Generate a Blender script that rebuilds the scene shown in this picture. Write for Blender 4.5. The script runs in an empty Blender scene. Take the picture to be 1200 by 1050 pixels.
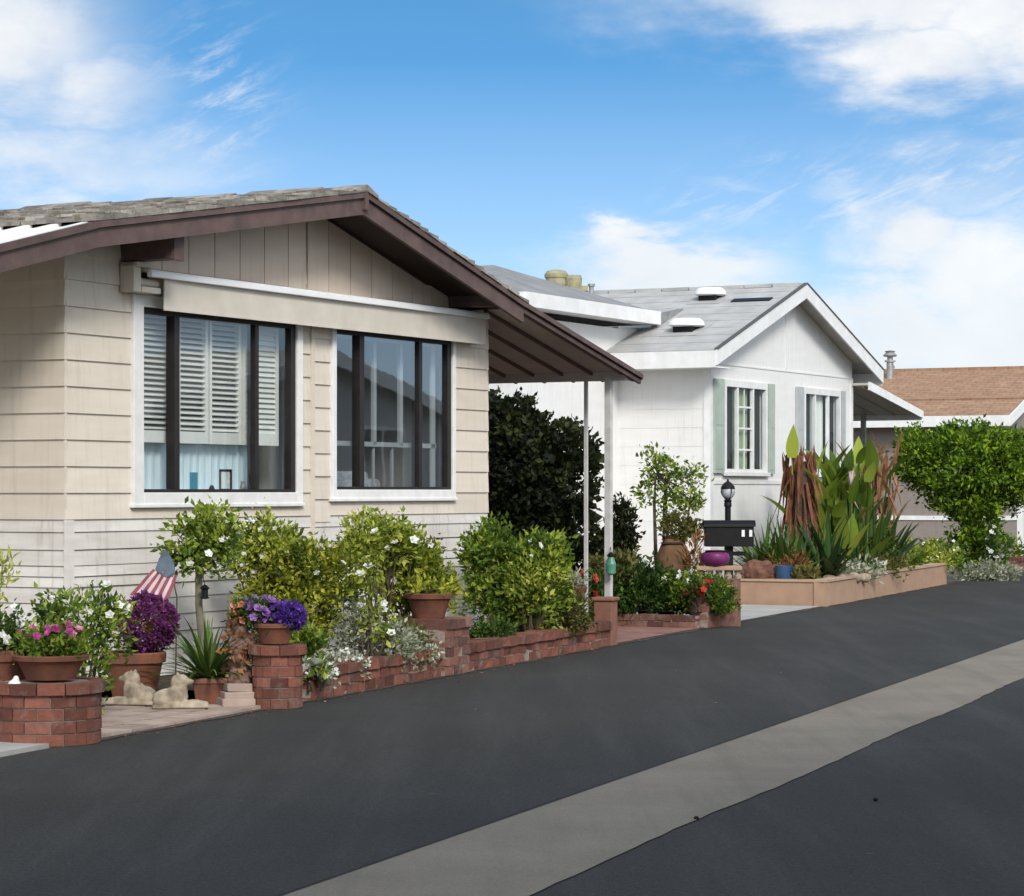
import bpy, math, random
import numpy as np
from mathutils import Vector, Matrix
RNG = random.Random(11)
NR = np.random.default_rng(5)
S = bpy.context.scene
COL = S.collection
pi = math.pi
CAMZ = 1.6

# ------------------------------------------------------------------ frames
def W(px, py, D):            # a point seen at photo position (px,py), D metres away
    return Vector(((px-600)/3000*D, D, CAMZ-(py-575)/3000*D))
def G(px, D, z=0.0):
    return Vector(((px-600)/3000*D, D, z))
RA = math.radians(20.2)
RD = Vector((math.sin(RA), math.cos(RA), 0)); RN = Vector((math.cos(RA), -math.sin(RA), 0))
A0 = Vector((-1.58, 19.35, 0))
def R(m, n, z=0.0):          # street frame: m along the street, n across it (0 = garden edge)
    p = A0 + RD*m + RN*n; p.z = z; return p
HROT = math.radians(62.4)
HU = Vector((math.cos(HROT), math.sin(HROT), 0)); HV = Vector((-math.sin(HROT), math.cos(HROT), 0))

# ------------------------------------------------------------------ materials
def new_mat(name):
    m = bpy.data.materials.new(name); m.use_nodes = True
    nt = m.node_tree; nt.nodes.clear()
    return m, nt
def nd(nt, t, **kw):
    n = nt.nodes.new(t)
    for k, v in kw.items():
        if k.startswith('i_'):
            n.inputs[k[2:].replace('_', ' ')].default_value = v
        else: setattr(n, k, v)
    return n
def rgb(c): return (c[0], c[1], c[2], 1)
def ramp(nt, fac, stops):
    r = nd(nt, 'ShaderNodeValToRGB')
    el = r.color_ramp.elements
    while len(el) < len(stops): el.new(0.5)
    for e, (p, c) in zip(el, stops):
        e.position = p; e.color = rgb(c) if len(c) == 3 else c
    nt.links.new(fac, r.inputs[0]); return r.outputs[0]
def mixc(nt, fac, a, b, mode='MIX'):
    m = nd(nt, 'ShaderNodeMix', data_type='RGBA', blend_type=mode)
    for v, i in ((fac, 0), (a, 6), (b, 7)):
        if hasattr(v, 'links'): nt.links.new(v, m.inputs[i])
        elif i == 0: m.inputs[0].default_value = v
        else: m.inputs[i].default_value = rgb(v)
    return m.outputs[2]
def coords(nt, scale=(1, 1, 1), kind='Object'):
    tc = nd(nt, 'ShaderNodeTexCoord'); mp = nd(nt, 'ShaderNodeMapping')
    mp.inputs['Scale'].default_value = scale
    nt.links.new(tc.outputs[kind], mp.inputs[0]); return mp.outputs[0]
def noise(nt, vec, scale, detail=6, rough=.55):
    n = nd(nt, 'ShaderNodeTexNoise'); n.inputs['Scale'].default_value = scale
    n.inputs['Detail'].default_value = detail; n.inputs['Roughness'].default_value = rough
    nt.links.new(vec, n.inputs['Vector']); return n.outputs[0]
def tint(nt):
    a = nd(nt, 'ShaderNodeAttribute'); a.attribute_name = 'tint'; return a.outputs['Fac']
def finish(nt, col, rough=.7, bump=None, bstr=.3, bdist=.01, spec=.3, metal=0.0):
    b = nd(nt, 'ShaderNodeBsdfPrincipled')
    b.inputs['Roughness'].default_value = rough; b.inputs['Metallic'].default_value = metal
    b.inputs['Specular IOR Level'].default_value = spec
    if hasattr(col, 'links'): nt.links.new(col, b.inputs['Base Color'])
    else: b.inputs['Base Color'].default_value = rgb(col)
    if bump is not None:
        bn = nd(nt, 'ShaderNodeBump'); bn.inputs['Strength'].default_value = bstr; bn.inputs['Distance'].default_value = bdist
        nt.links.new(bump, bn.inputs['Height']); nt.links.new(bn.outputs[0], b.inputs['Normal'])
    o = nd(nt, 'ShaderNodeOutputMaterial'); nt.links.new(b.outputs[0], o.inputs[0]); return b
def mat(name, c, c2=None, scale=6, rough=.7, tamt=.0, bump=.2, bscale=60, spec=.3, stretch=(1, 1, 1), metal=0, detail=6, lo=.35, hi=.68):
    """plain weathered surface: c mottled with c2, each piece (tint) varying a little"""
    m, nt = new_mat(name)
    if c2 is None: c2 = tuple(x*.82 for x in c)
    v = coords(nt, stretch)
    f = noise(nt, v, scale, detail)
    col = ramp(nt, f, [(lo, c2), (hi, c)])
    if tamt:
        t = tint(nt)
        g = ramp(nt, t, [(0, (1-tamt,)*3), (1, (1+tamt*.6,)*3)])
        col = mixc(nt, 1.0, col, g, 'MULTIPLY')
    finish(nt, col, rough, noise(nt, v, bscale, 4), bump, .008, spec, metal)
    return m
def leafmat(name, dark, mid, light, trans=.25, rough=.6):
    m, nt = new_mat(name)
    col = ramp(nt, tint(nt), [(0, dark), (.5, mid), (1, light)])
    b = nd(nt, 'ShaderNodeBsdfPrincipled'); b.inputs['Roughness'].default_value = rough
    b.inputs['Specular IOR Level'].default_value = .16
    nt.links.new(col, b.inputs['Base Color'])
    t = nd(nt, 'ShaderNodeBsdfTranslucent'); nt.links.new(mixc(nt, .35, col, (.35, .42, .05)), t.inputs[0])
    mx = nd(nt, 'ShaderNodeMixShader'); mx.inputs[0].default_value = trans
    nt.links.new(b.outputs[0], mx.inputs[1]); nt.links.new(t.outputs[0], mx.inputs[2])
    o = nd(nt, 'ShaderNodeOutputMaterial'); nt.links.new(mx.outputs[0], o.inputs[0]); return m
def glassmat(name, tintc=(.8, .86, .86), base=.10, gain=.75):
    m, nt = new_mat(name)
    lw = nd(nt, 'ShaderNodeLayerWeight'); lw.inputs[0].default_value = .5
    p = nd(nt, 'ShaderNodeMath', operation='POWER'); p.inputs[1].default_value = 2.5
    nt.links.new(lw.outputs['Facing'], p.inputs[0])
    q = nd(nt, 'ShaderNodeMath', operation='MULTIPLY_ADD'); q.inputs[1].default_value = gain; q.inputs[2].default_value = base
    q.use_clamp = True
    nt.links.new(p.outputs[0], q.inputs[0])
    t = nd(nt, 'ShaderNodeBsdfTransparent'); t.inputs[0].default_value = rgb(tintc)
    g = nd(nt, 'ShaderNodeBsdfGlossy'); g.inputs['Roughness'].default_value = .015; g.inputs[0].default_value = (.9, .95, .97, 1)
    bn = nd(nt, 'ShaderNodeBump'); bn.inputs['Strength'].default_value = .02; bn.inputs['Distance'].default_value = .02
    nt.links.new(noise(nt, coords(nt), 2.2, 2), bn.inputs['Height']); nt.links.new(bn.outputs[0], g.inputs['Normal'])
    mx = nd(nt, 'ShaderNodeMixShader'); nt.links.new(q.outputs[0], mx.inputs[0])
    nt.links.new(t.outputs[0], mx.inputs[1]); nt.links.new(g.outputs[0], mx.inputs[2])
    o = nd(nt, 'ShaderNodeOutputMaterial'); nt.links.new(mx.outputs[0], o.inputs[0]); return m

M = {}
def siding_mat(name, c, c2, dirt):
    m, nt = new_mat(name)
    v = coords(nt, (1, 1, 6)); f = noise(nt, v, 1.6, 8)
    col = ramp(nt, f, [(.3, c2), (.65, c)])
    v2 = coords(nt, (7, 7, .5)); s = noise(nt, v2, 2.2, 7, .65)
    col = mixc(nt, ramp(nt, s, [(.52, (0, 0, 0)), (.76, (.6, .6, .6))]), col, dirt)
    g = ramp(nt, tint(nt), [(0, (.93, .925, .92)), (1, (1.03, 1.03, 1.03))])
    col = mixc(nt, 1.0, col, g, 'MULTIPLY')
    finish(nt, col, .62, noise(nt, coords(nt, (3, 3, 40)), 5, 5), .18, .006)
    return m
M['siding'] = siding_mat('beige_siding', (.69, .618, .518), (.635, .562, .468), (.48, .40, .33))
M['skirt'] = siding_mat('weathered_white_boards', (.72, .69, .645), (.58, .54, .49), (.34, .29, .24))
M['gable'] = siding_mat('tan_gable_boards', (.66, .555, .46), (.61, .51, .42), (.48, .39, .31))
M['brown'] = mat('brown_painted_wood', (.135, .088, .078), (.085, .056, .052), 5, .6, .15, .35, 90, stretch=(1, 1, 1))
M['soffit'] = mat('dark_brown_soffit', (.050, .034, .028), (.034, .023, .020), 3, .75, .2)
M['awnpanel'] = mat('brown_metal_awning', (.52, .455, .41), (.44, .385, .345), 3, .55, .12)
M['white'] = mat('white_paint', (.80, .79, .77), (.70, .69, .66), 7, .5, .06, .15, 70)
M['whitemetal'] = mat('white_enamel', (.86, .86, .85), (.80, .80, .79), 4, .35, 0, .05)
M['offwhite'] = mat('cream_canvas', (.64, .585, .50), (.56, .51, .43), 4, .8, .05, .25, 200)
M['darkframe'] = mat('bronze_window_frame', (.022, .018, .016), (.014, .011, .010), 8, .4, 0, .05)
M['shutter'] = mat('painted_blind_slats', (.78, .77, .72), (.70, .69, .64), 6, .5, .1, .05)
M['greyshut'] = mat('pale_grey_shutter', (.44, .46, .46), (.38, .40, .40), 5, .6)
M['curtain'] = mat('pale_blue_curtain', (.66, .78, .82), (.58, .70, .74), 3, .9, 0, .1, stretch=(6, 6, 1))
M['inside'] = mat('interior_paint', (.62, .62, .59), (.56, .56, .53), 2, .9)
M['glass'] = glassmat('window_glass', (.93, .96, .96), .09, .42)
M['glass_sky'] = glassmat('right_window_glass', (.9, .93, .94), .16, .62)
M['glass2'] = glassmat('house_glass_white_home', (.9, .94, .94), .02, .10)
M['whitewall'] = siding_mat('white_stucco_panel', (.78, .775, .755), (.735, .73, .71), (.58, .565, .53))
M['trimwhite'] = mat('white_trim', (.79, .79, .78), (.69, .685, .67), 5, .5, .05, .1)
M['greenshut'] = mat('sage_shutter', (.39, .45, .39), (.33, .39, .34), 5, .6, .05)
M['darkcurt'] = mat('dark_blind', (.028, .029, .029), (.018, .019, .019), 3, .8, stretch=(9, 9, 1))
M['greencurt'] = mat('green_curtain', (.36, .42, .27), (.26, .31, .19), 4, .8, stretch=(10, 10, 1))
M['terra'] = mat('terracotta', (.235, .088, .048), (.13, .055, .036), 7, .8, .2, .3, 70)
M['terra2'] = mat('pale_terracotta', (.29, .14, .09), (.20, .095, .065), 7, .8, .2, .3, 70)
def brickmat(name, c, c2):
    m, nt = new_mat(name); v = coords(nt)
    col = ramp(nt, noise(nt, v, 16, 6, .65), [(.3, c2), (.7, c)])
    col = mixc(nt, 1.0, col, ramp(nt, tint(nt), [(0, (.52, .50, .50)), (.5, (.95, .93, .92)), (.86, (1.2, 1.12, 1.05)), (1, (1.35, 1.5, 1.55))]), 'MULTIPLY')
    col = mixc(nt, ramp(nt, noise(nt, v, 4.5, 8, .7), [(.54, (0, 0, 0)), (.72, (.6, .6, .6))]), col, (.36, .30, .26))
    col = mixc(nt, ramp(nt, noise(nt, coords(nt, (1, 1, 1)), 2.1, 5, .6), [(.5, (0, 0, 0)), (.7, (.6, .6, .6))]), col, (.085, .05, .038))
    finish(nt, col, .9, noise(nt, v, 55, 6, .7), .9, .010); return m
M['brick'] = brickmat('red_brick', (.235, .088, .058), (.145, .058, .042))
M['brickb'] = brickmat('brown_brick', (.235, .11, .082), (.155, .075, .058))
M['mortar'] = mat('mortar', (.33, .27, .23), (.22, .17, .145), 20, .95, 0, .6, 90)
M['tan'] = mat('tan_stucco', (.42, .275, .185), (.36, .23, .155), 5, .85, 0, .5, 150)
M['stone'] = mat('sandstone_carving', (.44, .365, .27), (.20, .16, .115), 10, .9, 0, .6, 60)
M['rock'] = mat('red_brown_rock', (.19, .085, .055), (.085, .040, .03), 7, .9, 0, .9, 40)
M['soil'] = mat('garden_soil', (.075, .052, .036), (.035, .024, .017), 18, .95, 0, 1.0, 60)
M['bark'] = mat('grey_green_bark', (.21, .19, .13), (.11, .10, .07), 20, .9, 0, .7, 60, stretch=(1, 1, .3))
M['barkd'] = mat('brown_twig', (.10, .075, .05), (.05, .036, .025), 20, .9)
M['black'] = mat('black_enamel', (.010, .010, .0105), (.006, .006, .007), 6, .55, 0, .05, spec=.2)
M['blue'] = mat('blue_glaze', (.035, .09, .19), (.02, .055, .12), 6, .35, spec=.5)
M['teal'] = mat('teal_card', (.05, .27, .36), (.04, .22, .30), 6, .6)
M['paper'] = mat('print_paper', (.70, .70, .64), (.4, .42, .38), 30, .7)
M['sofa'] = mat('grey_patterned_fabric', (.70, .72, .72), (.42, .44, .45), 26, .9)
M['concrete'] = mat('concrete', (.40, .385, .36), (.32, .305, .285), 2.5, .9, .1, .35, 140)
M['metalgrey'] = mat('galvanised_metal', (.42, .42, .41), (.28, .28, .27), 9, .45, 0, .1, metal=.6)
M['post'] = mat('grey_white_post', (.60, .59, .57), (.46, .45, .43), 8, .5, 0, .1)
M['roofgrey'] = mat('grey_composition_roof', (.47, .465, .45), (.36, .355, .345), 2.6, .9, .1, .7, 180, detail=9)
M['wallbrown'] = siding_mat('taupe_siding', (.27, .235, .205), (.235, .205, .18), (.17, .145, .12))
M['wallgrey'] = siding_mat('grey_siding', (.50, .51, .51), (.45, .46, .46), (.34, .34, .34))
M['lampglass'] = mat('frosted_lamp_glass', (.52, .54, .54), (.28, .30, .31), 14, .2, spec=.6)
M['purplecer'] = mat('magenta_glaze', (.20, .03, .13), (.11, .02, .09), 6, .4)
M['slate'] = mat('slate_blue_cloth', (.13, .17, .21), (.09, .12, .15), 9, .8)
M['stripe_r'] = mat('faded_red_cloth', (.33, .09, .11), (.26, .07, .09), 9, .85)
M['stripe_w'] = mat('faded_white_cloth', (.66, .55, .56), (.56, .46, .47), 9, .85)
M['paver'] = mat('tan_paver_stone', (.43, .335, .275), (.33, .25, .205), 5, .9, .22, .5, 90)
M['paverred'] = mat('red_paver_brick', (.30, .155, .115), (.22, .11, .085), 8, .9, .3, .5, 90)
M['drygrass'] = mat('dry_leaf', (.30, .16, .075), (.14, .066, .032), 9, .85, .4, .5, 30, stretch=(3, 3, .5))
M['dryred'] = mat('rust_dry_frond', (.24, .095, .045), (.10, .042, .024), 9, .85, .45, .5, 30, stretch=(3, 3, .5))
M['palepink'] = mat('pale_dead_leaf', (.52, .42, .40), (.38, .30, .28), 6, .8)

# petals / leaves
M['lf_lime'] = leafmat('lime_leaves', (.06, .10, .012), (.25, .30, .032), (.50, .52, .10))
M['lf_yel'] = leafmat('yellow_green_leaves', (.030, .055, .007), (.165, .20, .018), (.46, .45, .06))
M['lf_mid'] = leafmat('mid_green_leaves', (.018, .045, .007), (.10, .17, .02), (.32, .38, .055))
M['lf_deep'] = leafmat('deep_green_leaves', (.012, .030, .006), (.035, .075, .012), (.09, .145, .025), .15)
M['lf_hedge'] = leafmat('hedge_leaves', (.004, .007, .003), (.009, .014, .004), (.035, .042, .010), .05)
M['lf_silver'] = leafmat('silver_green_leaves', (.14, .16, .10), (.30, .32, .22), (.55, .55, .44))
M['lf_olive'] = leafmat('olive_leaves', (.04, .045, .012), (.09, .09, .025), (.17, .15, .05))
M['lf_top'] = leafmat('bright_trimmed_leaves', (.018, .042, .004), (.085, .17, .010), (.28, .40, .026), .2)
M['lf_blade'] = leafmat('blade_leaves', (.018, .045, .010), (.045, .095, .016), (.13, .19, .05), .15, .4)
M['lf_dark'] = leafmat('dark_blade_leaves', (.010, .025, .010), (.022, .055, .018), (.06, .11, .03), .1, .35)
M['lf_canna'] = leafmat('broad_yellow_green_leaves', (.10, .16, .015), (.20, .27, .03), (.36, .40, .06), .3, .4)
M['lf_rust'] = leafmat('rust_leaves', (.10, .04, .02), (.20, .085, .035), (.32, .17, .07), .15)
M['pt_white'] = leafmat('white_petals', (.58, .58, .52), (.76, .76, .72), (.85, .85, .82), .2)
M['pt_pink'] = leafmat('pink_petals', (.30, .03, .16), (.52, .06, .30), (.70, .25, .48), .2)
M['pt_purple'] = leafmat('purple_petals', (.055, .010, .055), (.13, .022, .115), (.24, .06, .21), .15)
M['pt_violet'] = leafmat('violet_petals', (.05, .018, .17), (.085, .03, .25), (.16, .07, .38), .15)
M['pt_mauve'] = leafmat('mauve_petals', (.14, .05, .25), (.26, .11, .40), (.42, .22, .55), .2)
M['pt_orange'] = leafmat('orange_petals', (.50, .10, .03), (.62, .19, .07), (.70, .36, .26), .2)
M['pt_red'] = leafmat('red_petals', (.25, .01, .012), (.40, .02, .02), (.5, .08, .05), .15)

def asphalt_mat():
    m, nt = new_mat('worn_asphalt')
    v = coords(nt)
    base = ramp(nt, noise(nt, v, .35, 6, .6), [(.3, (.036, .0345, .0315)), (.7, (.047, .045, .041))])
    tc = nd(nt, 'ShaderNodeTexCoord'); mp = nd(nt, 'ShaderNodeMapping')
    mp.inputs['Rotation'].default_value = (0, 0, RA); mp.inputs['Scale'].default_value = (1.6, .12, 1)
    nt.links.new(tc.outputs['Object'], mp.inputs[0])
    base = mixc(nt, ramp(nt, noise(nt, mp.outputs[0], 1.3, 7, .65), [(.47, (0, 0, 0)), (.75, (.5, .5, .5))]), base, (.078, .075, .070))
    base = mixc(nt, ramp(nt, noise(nt, v, 1.7, 7, .65), [(.54, (0, 0, 0)), (.75, (.30, .30, .30))]), base, (.028, .027, .026))
    base = mixc(nt, 1.0, base, ramp(nt, noise(nt, v, 26, 5, .7), [(.28, (.74, .74, .74)), (.72, (1.26, 1.26, 1.26))]), 'MULTIPLY')
    base = mixc(nt, 1.0, base, ramp(nt, noise(nt, v, 70, 4, .75), [(.28, (.45, .45, .45)), (.72, (1.6, 1.6, 1.6))]), 'MULTIPLY')
    sp = nd(nt, 'ShaderNodeTexVoronoi'); sp.inputs['Scale'].default_value = 2.1; nt.links.new(v, sp.inputs['Vector'])
    base = mixc(nt, ramp(nt, sp.outputs['Distance'], [(.015, (.5, .5, .5)), (.05, (0, 0, 0))]), base, (.14, .135, .125))
    dn = nd(nt, 'ShaderNodeVectorMath', operation='MULTIPLY_ADD'); dn.inputs[1].default_value = (.9, .9, .9)
    n3 = nd(nt, 'ShaderNodeTexNoise'); n3.inputs['Scale'].default_value = 1.1; n3.inputs['Detail'].default_value = 7; nt.links.new(v, n3.inputs['Vector'])
    nt.links.new(n3.outputs['Color'], dn.inputs[0]); nt.links.new(v, dn.inputs[2])
    ck = nd(nt, 'ShaderNodeTexVoronoi', feature='DISTANCE_TO_EDGE'); ck.inputs['Scale'].default_value = .21; nt.links.new(dn.outputs[0], ck.inputs['Vector'])
    base = mixc(nt, ramp(nt, ck.outputs['Distance'], [(.0004, (.16, .16, .16)), (.0016, (0, 0, 0))]), base, (.014, .014, .013))
    finish(nt, base, .84, noise(nt, v, 150, 3, .7), .7, .006, .16)
    return m
M['asphalt'] = asphalt_mat()
def strip_mat():
    m, nt = new_mat('street_concrete')
    v = coords(nt)
    base = ramp(nt, noise(nt, v, 1.1, 7), [(.3, (.175, .150, .118)), (.72, (.235, .204, .163))])
    tc = nd(nt, 'ShaderNodeTexCoord'); mp = nd(nt, 'ShaderNodeMapping')
    mp.inputs['Rotation'].default_value = (0, 0, RA); mp.inputs['Scale'].default_value = (5, .25, 1)
    nt.links.new(tc.outputs['Object'], mp.inputs[0])
    base = mixc(nt, ramp(nt, noise(nt, mp.outputs[0], 1.2, 5), [(.5, (0, 0, 0)), (.8, (.45, .45, .45))]), base, (.115, .098, .078))
    base = mixc(nt, 1.0, base, ramp(nt, noise(nt, v, 120, 3), [(.28, (.74, .74, .74)), (.72, (1.2, 1.2, 1.2))]), 'MULTIPLY')
    finish(nt, base, .88, noise(nt, v, 150, 3), .35, .005)
    return m
M['strip'] = strip_mat()
def shake_mat():
    m, nt = new_mat('weathered_roof_shakes')
    v = coords(nt); c = ramp(nt, noise(nt, v, 3.0, 8, .65), [(.3, (.10, .09, .08)), (.5, (.24, .225, .20)), (.68, (.37, .36, .33))])
    c = mixc(nt, ramp(nt, noise(nt, coords(nt, (1, 1, 1)), 9, 5), [(.56, (0, 0, 0)), (.66, (.7, .7, .7))]), c, (.13, .10, .06))
    c = mixc(nt, 1.0, c, ramp(nt, tint(nt), [(0, (.6, .58, .56)), (1, (1.35, 1.33, 1.3))]), 'MULTIPLY')
    finish(nt, c, .92, noise(nt, v, 45, 5), .8, .01); return m
M['shake'] = shake_mat()
def tanroof_mat():
    m, nt = new_mat('tan_shingle_roof')
    v = coords(nt)
    b = nd(nt, 'ShaderNodeTexBrick'); b.inputs['Scale'].default_value = 1.0
    b.inputs['Brick Width'].default_value = .32; b.inputs['Row Height'].default_value = .14; b.inputs['Mortar Size'].default_value = .008
    b.inputs['Color1'].default_value = (.36, .225, .145, 1); b.inputs['Color2'].default_value = (.31, .19, .12, 1); b.inputs['Mortar'].default_value = (.17, .10, .065, 1)
    mp = nd(nt, 'ShaderNodeMapping'); mp.inputs['Rotation'].default_value = (0, 0, pi/2)
    nt.links.new(v, mp.inputs[0]); nt.links.new(mp.outputs[0], b.inputs['Vector'])
    c = mixc(nt, 1.0, b.outputs[0], ramp(nt, noise(nt, v, 5, 7), [(.3, (.8, .78, .76)), (.7, (1.12, 1.12, 1.1))]), 'MULTIPLY')
    finish(nt, c, .92, noise(nt, v, 120, 3), .5, .01); return m
M['roofttan'] = tanroof_mat()

# ------------------------------------------------------------------ mesh builder
class MB:
    def __init__(s): s.v = []; s.f = []; s.t = []; s.m = []
    def add(s, vs, fs, t=None, m=0):
        o = len(s.v); s.v.extend([tuple(x) for x in vs])
        for f in fs:
            s.f.append(tuple(i+o for i in f)); s.t.append(RNG.random() if t is None else t); s.m.append(m)
    def box(s, a, b, t=None, m=0, mtx=None, jit=0.0):
        x0, y0, z0 = a; x1, y1, z1 = b
        vs = [Vector(p) for p in ((x0, y0, z0), (x1, y0, z0), (x1, y1, z0), (x0, y1, z0), (x0, y0, z1), (x1, y0, z1), (x1, y1, z1), (x0, y1, z1))]
        if jit: vs = [p+Vector((RNG.uniform(-jit, jit), RNG.uniform(-jit, jit), RNG.uniform(-jit, jit))) for p in vs]
        if mtx is not None: vs = [mtx @ p for p in vs]
        s.add(vs, [(0, 3, 2, 1), (4, 5, 6, 7), (0, 1, 5, 4), (1, 2, 6, 5), (2, 3, 7, 6), (3, 0, 4, 7)], RNG.random() if t is None else t, m)
    def ext(s, poly, axis, a, b, t=None, m=0):   # extrude a 2-D polygon along a local axis
        n = len(poly)
        def P(q, w):
            if axis == 'x': return (w, q[0], q[1])
            if axis == 'y': return (q[0], w, q[1])
            return (q[0], q[1], w)
        vs = [P(q, a) for q in poly]+[P(q, b) for q in poly]
        fs = [tuple(range(n))[::-1], tuple(range(n, 2*n))]+[(i, (i+1) % n, n+(i+1) % n, n+i) for i in range(n)]
        s.add(vs, fs, RNG.random() if t is None else t, m)
    def slab(s, quad, th, t=None, m=0):          # a sheet of 4 points with thickness below it
        q = [Vector(p) for p in quad]; n = (q[1]-q[0]).cross(q[3]-q[0]).normalized()
        if n.z < 0: n = -n
        vs = q+[p-n*th for p in q]
        s.add(vs, [(0, 1, 2, 3), (7, 6, 5, 4), (0, 4, 5, 1), (1, 5, 6, 2), (2, 6, 7, 3), (3, 7, 4, 0)], RNG.random() if t is None else t, m)
    def tube(s, pts, rad, seg=7, t=None, m=0):
        pts = [Vector(p) for p in pts]
        if not isinstance(rad, (list, tuple)): rad = [rad]*len(pts)
        o = []; tt = RNG.random() if t is None else t
        for i, p in enumerate(pts):
            d = (pts[min(i+1, len(pts)-1)]-pts[max(i-1, 0)]).normalized()
            a = d.orthogonal().normalized() if i == 0 else (la - d*la.dot(d)).normalized()
            la = a; b = d.cross(a)
            o += [p+(a*math.cos(2*pi*k/seg)+b*math.sin(2*pi*k/seg))*rad[i] for k in range(seg)]
        fs = [(i*seg+k, i*seg+(k+1) % seg, (i+1)*seg+(k+1) % seg, (i+1)*seg+k) for i in range(len(pts)-1) for k in range(seg)]
        fs += [tuple(range(seg))[::-1], tuple(range((len(pts)-1)*seg, len(pts)*seg))]
        s.add(o, fs, tt, m)
    def lathe(s, prof, c=(0, 0, 0), seg=24, t=None, m=0, sq=(1, 1), wob=0):
        o = []; c = Vector(c)
        for r, z in prof:
            for k in range(seg):
                w = 1+wob*math.sin(k*2.3+z*9)
                o.append((c.x+r*w*sq[0]*math.cos(2*pi*k/seg), c.y+r*w*sq[1]*math.sin(2*pi*k/seg), c.z+z))
        n = len(prof)
        fs = [(i*seg+k, i*seg+(k+1) % seg, (i+1)*seg+(k+1) % seg, (i+1)*seg+k) for i in range(n-1) for k in range(seg)]
        fs += [tuple(range(seg))[::-1], tuple(range((n-1)*seg, n*seg))]
        s.add(o, fs, RNG.random() if t is None else t, m)
    def ell(s, c, r, seg=14, rings=9, t=None, m=0, rot=None):
        c = Vector(c); o = []
        for i in range(1, rings):
            a = pi*i/rings
            for k in range(seg):
                p = Vector((r[0]*math.sin(a)*math.cos(2*pi*k/seg), r[1]*math.sin(a)*math.sin(2*pi*k/seg), r[2]*math.cos(a)))
                o.append(c+(rot @ p if rot else p))
        top = Vector((0, 0, r[2])); bot = Vector((0, 0, -r[2]))
        o += [c+(rot @ top if rot else top), c+(rot @ bot if rot else bot)]
        N = (rings-1)*seg
        fs = [(i*seg+k, (i+1)*seg+k, (i+1)*seg+(k+1) % seg, i*seg+(k+1) % seg) for i in range(rings-2) for k in range(seg)]
        fs += [(N, k, (k+1) % seg) for k in range(seg)]+[(N+1, (rings-2)*seg+(k+1) % seg, (rings-2)*seg+k) for k in range(seg)]
        s.add(o, fs, RNG.random() if t is None else t, m)
    def leaves(s, P, size, outward=None, up=.35, aspect=.5, var=.6, tvar=None):
        n = len(P)
        d = NR.normal(size=(n, 3))
        d /= np.linalg.norm(d, axis=1)[:, None]
        if outward is not None: d = d*.9+outward*.7
        d[:, 2] += up; d /= np.linalg.norm(d, axis=1)[:, None]
        q = NR.normal(size=(n, 3)); sd = np.cross(d, q); sd /= np.linalg.norm(sd, axis=1)[:, None]+1e-9
        nm = np.cross(sd, d)
        L = (size*(1-var+2*var*NR.random(n)))[:, None]; w = L*aspect*.5
        vs = np.stack([P, P+d*L*.45+sd*w+nm*L*.10, P+d*L, P+d*L*.45-sd*w+nm*L*.10], 1).reshape(-1, 3)
        o = len(s.v); s.v.extend(map(tuple, vs.tolist()))
        tv = NR.random(n) if tvar is None else np.clip(tvar+NR.normal(0, .16, n), 0, 1)
        for i in range(n):
            b = o+4*i; s.f.append((b, b+1, b+2)); s.f.append((b, b+2, b+3)); s.t += [float(tv[i])]*2; s.m += [0, 0]
    def bloom(s, c, r, n=6, t=None):             # a flower of n cupped petals
        c = Vector(c); ax = Vector((RNG.gauss(.15, .5), RNG.gauss(-.6, .4), RNG.uniform(.2, 1))).normalized()
        a = ax.orthogonal().normalized(); b = ax.cross(a); t0 = RNG.random() if t is None else t
        for ring, (rr, cup) in enumerate(((1, .25), (.6, .6))):
            for k in range(n):
                an = 2*pi*(k+.5*ring)/n; d = (a*math.cos(an)+b*math.sin(an)); e = (-a*math.sin(an)+b*math.cos(an))
                rq = r*rr
                s.add([c, c+d*rq*.6+e*rq*.42+ax*rq*cup, c+d*rq+ax*rq*cup*1.3, c+d*rq*.6-e*rq*.42+ax*rq*cup], [(0, 1, 2, 3)], min(1, max(0, t0+RNG.gauss(0, .15))))
    def blade(s, base, direc, L, w, droop=.5, seg=7, t=None, fold=.25, taper=1.0, m=0):
        p = Vector(base); d = Vector(direc).normalized(); side = d.cross(Vector((0, 0, 1)))
        side = side.normalized() if side.length > .05 else Vector((1, 0, 0))
        vs = []; st = L/seg
        for i in range(seg+1):
            u = i/seg; ww = w*.5*(math.sin(pi*min(1, .16+.84*u)**taper) if taper != 1 else (1-u)**.6*(.75+.5*math.sin(pi*u)))
            nrm = side.cross(d)
            vs += [p-side*ww+nrm*ww*fold, p, p+side*ww+nrm*ww*fold]
            p = p+d*st; d = (d+Vector((0, 0, -droop*st/L*1.6*(.4+u)))).normalized()
        fs = []
        for i in range(seg):
            a = i*3; fs += [(a, a+1, a+4, a+3), (a+1, a+2, a+5, a+4)]
        s.add(vs, fs, RNG.random() if t is None else t, m)
    def build(s, name, mats, parent=None, smooth=False, loc=None, rotz=0, world=False):
        me = bpy.data.meshes.new(name)
        v = s.v
        if parent is not None and world:
            inv = Matrix.Translation(parent.location) @ Matrix.Rotation(parent.rotation_euler.z, 4, 'Z'); inv = inv.inverted()
            v = [tuple(inv @ Vector(p)) for p in v]
        me.from_pydata(v, [], s.f)
        for mm in (mats if isinstance(mats, (list, tuple)) else [mats]): me.materials.append(M[mm])
        me.polygons.foreach_set('material_index', s.m)
        at = me.attributes.new('tint', 'FLOAT', 'FACE'); at.data.foreach_set('value', s.t)
        if smooth: me.polygons.foreach_set('use_smooth', [True]*len(me.polygons))
        me.update()
        o = bpy.data.objects.new(name, me); COL.objects.link(o)
        if parent is not None: o.parent = parent
        if loc is not None: o.location = loc; o.rotation_euler.z = rotz
        return o

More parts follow.
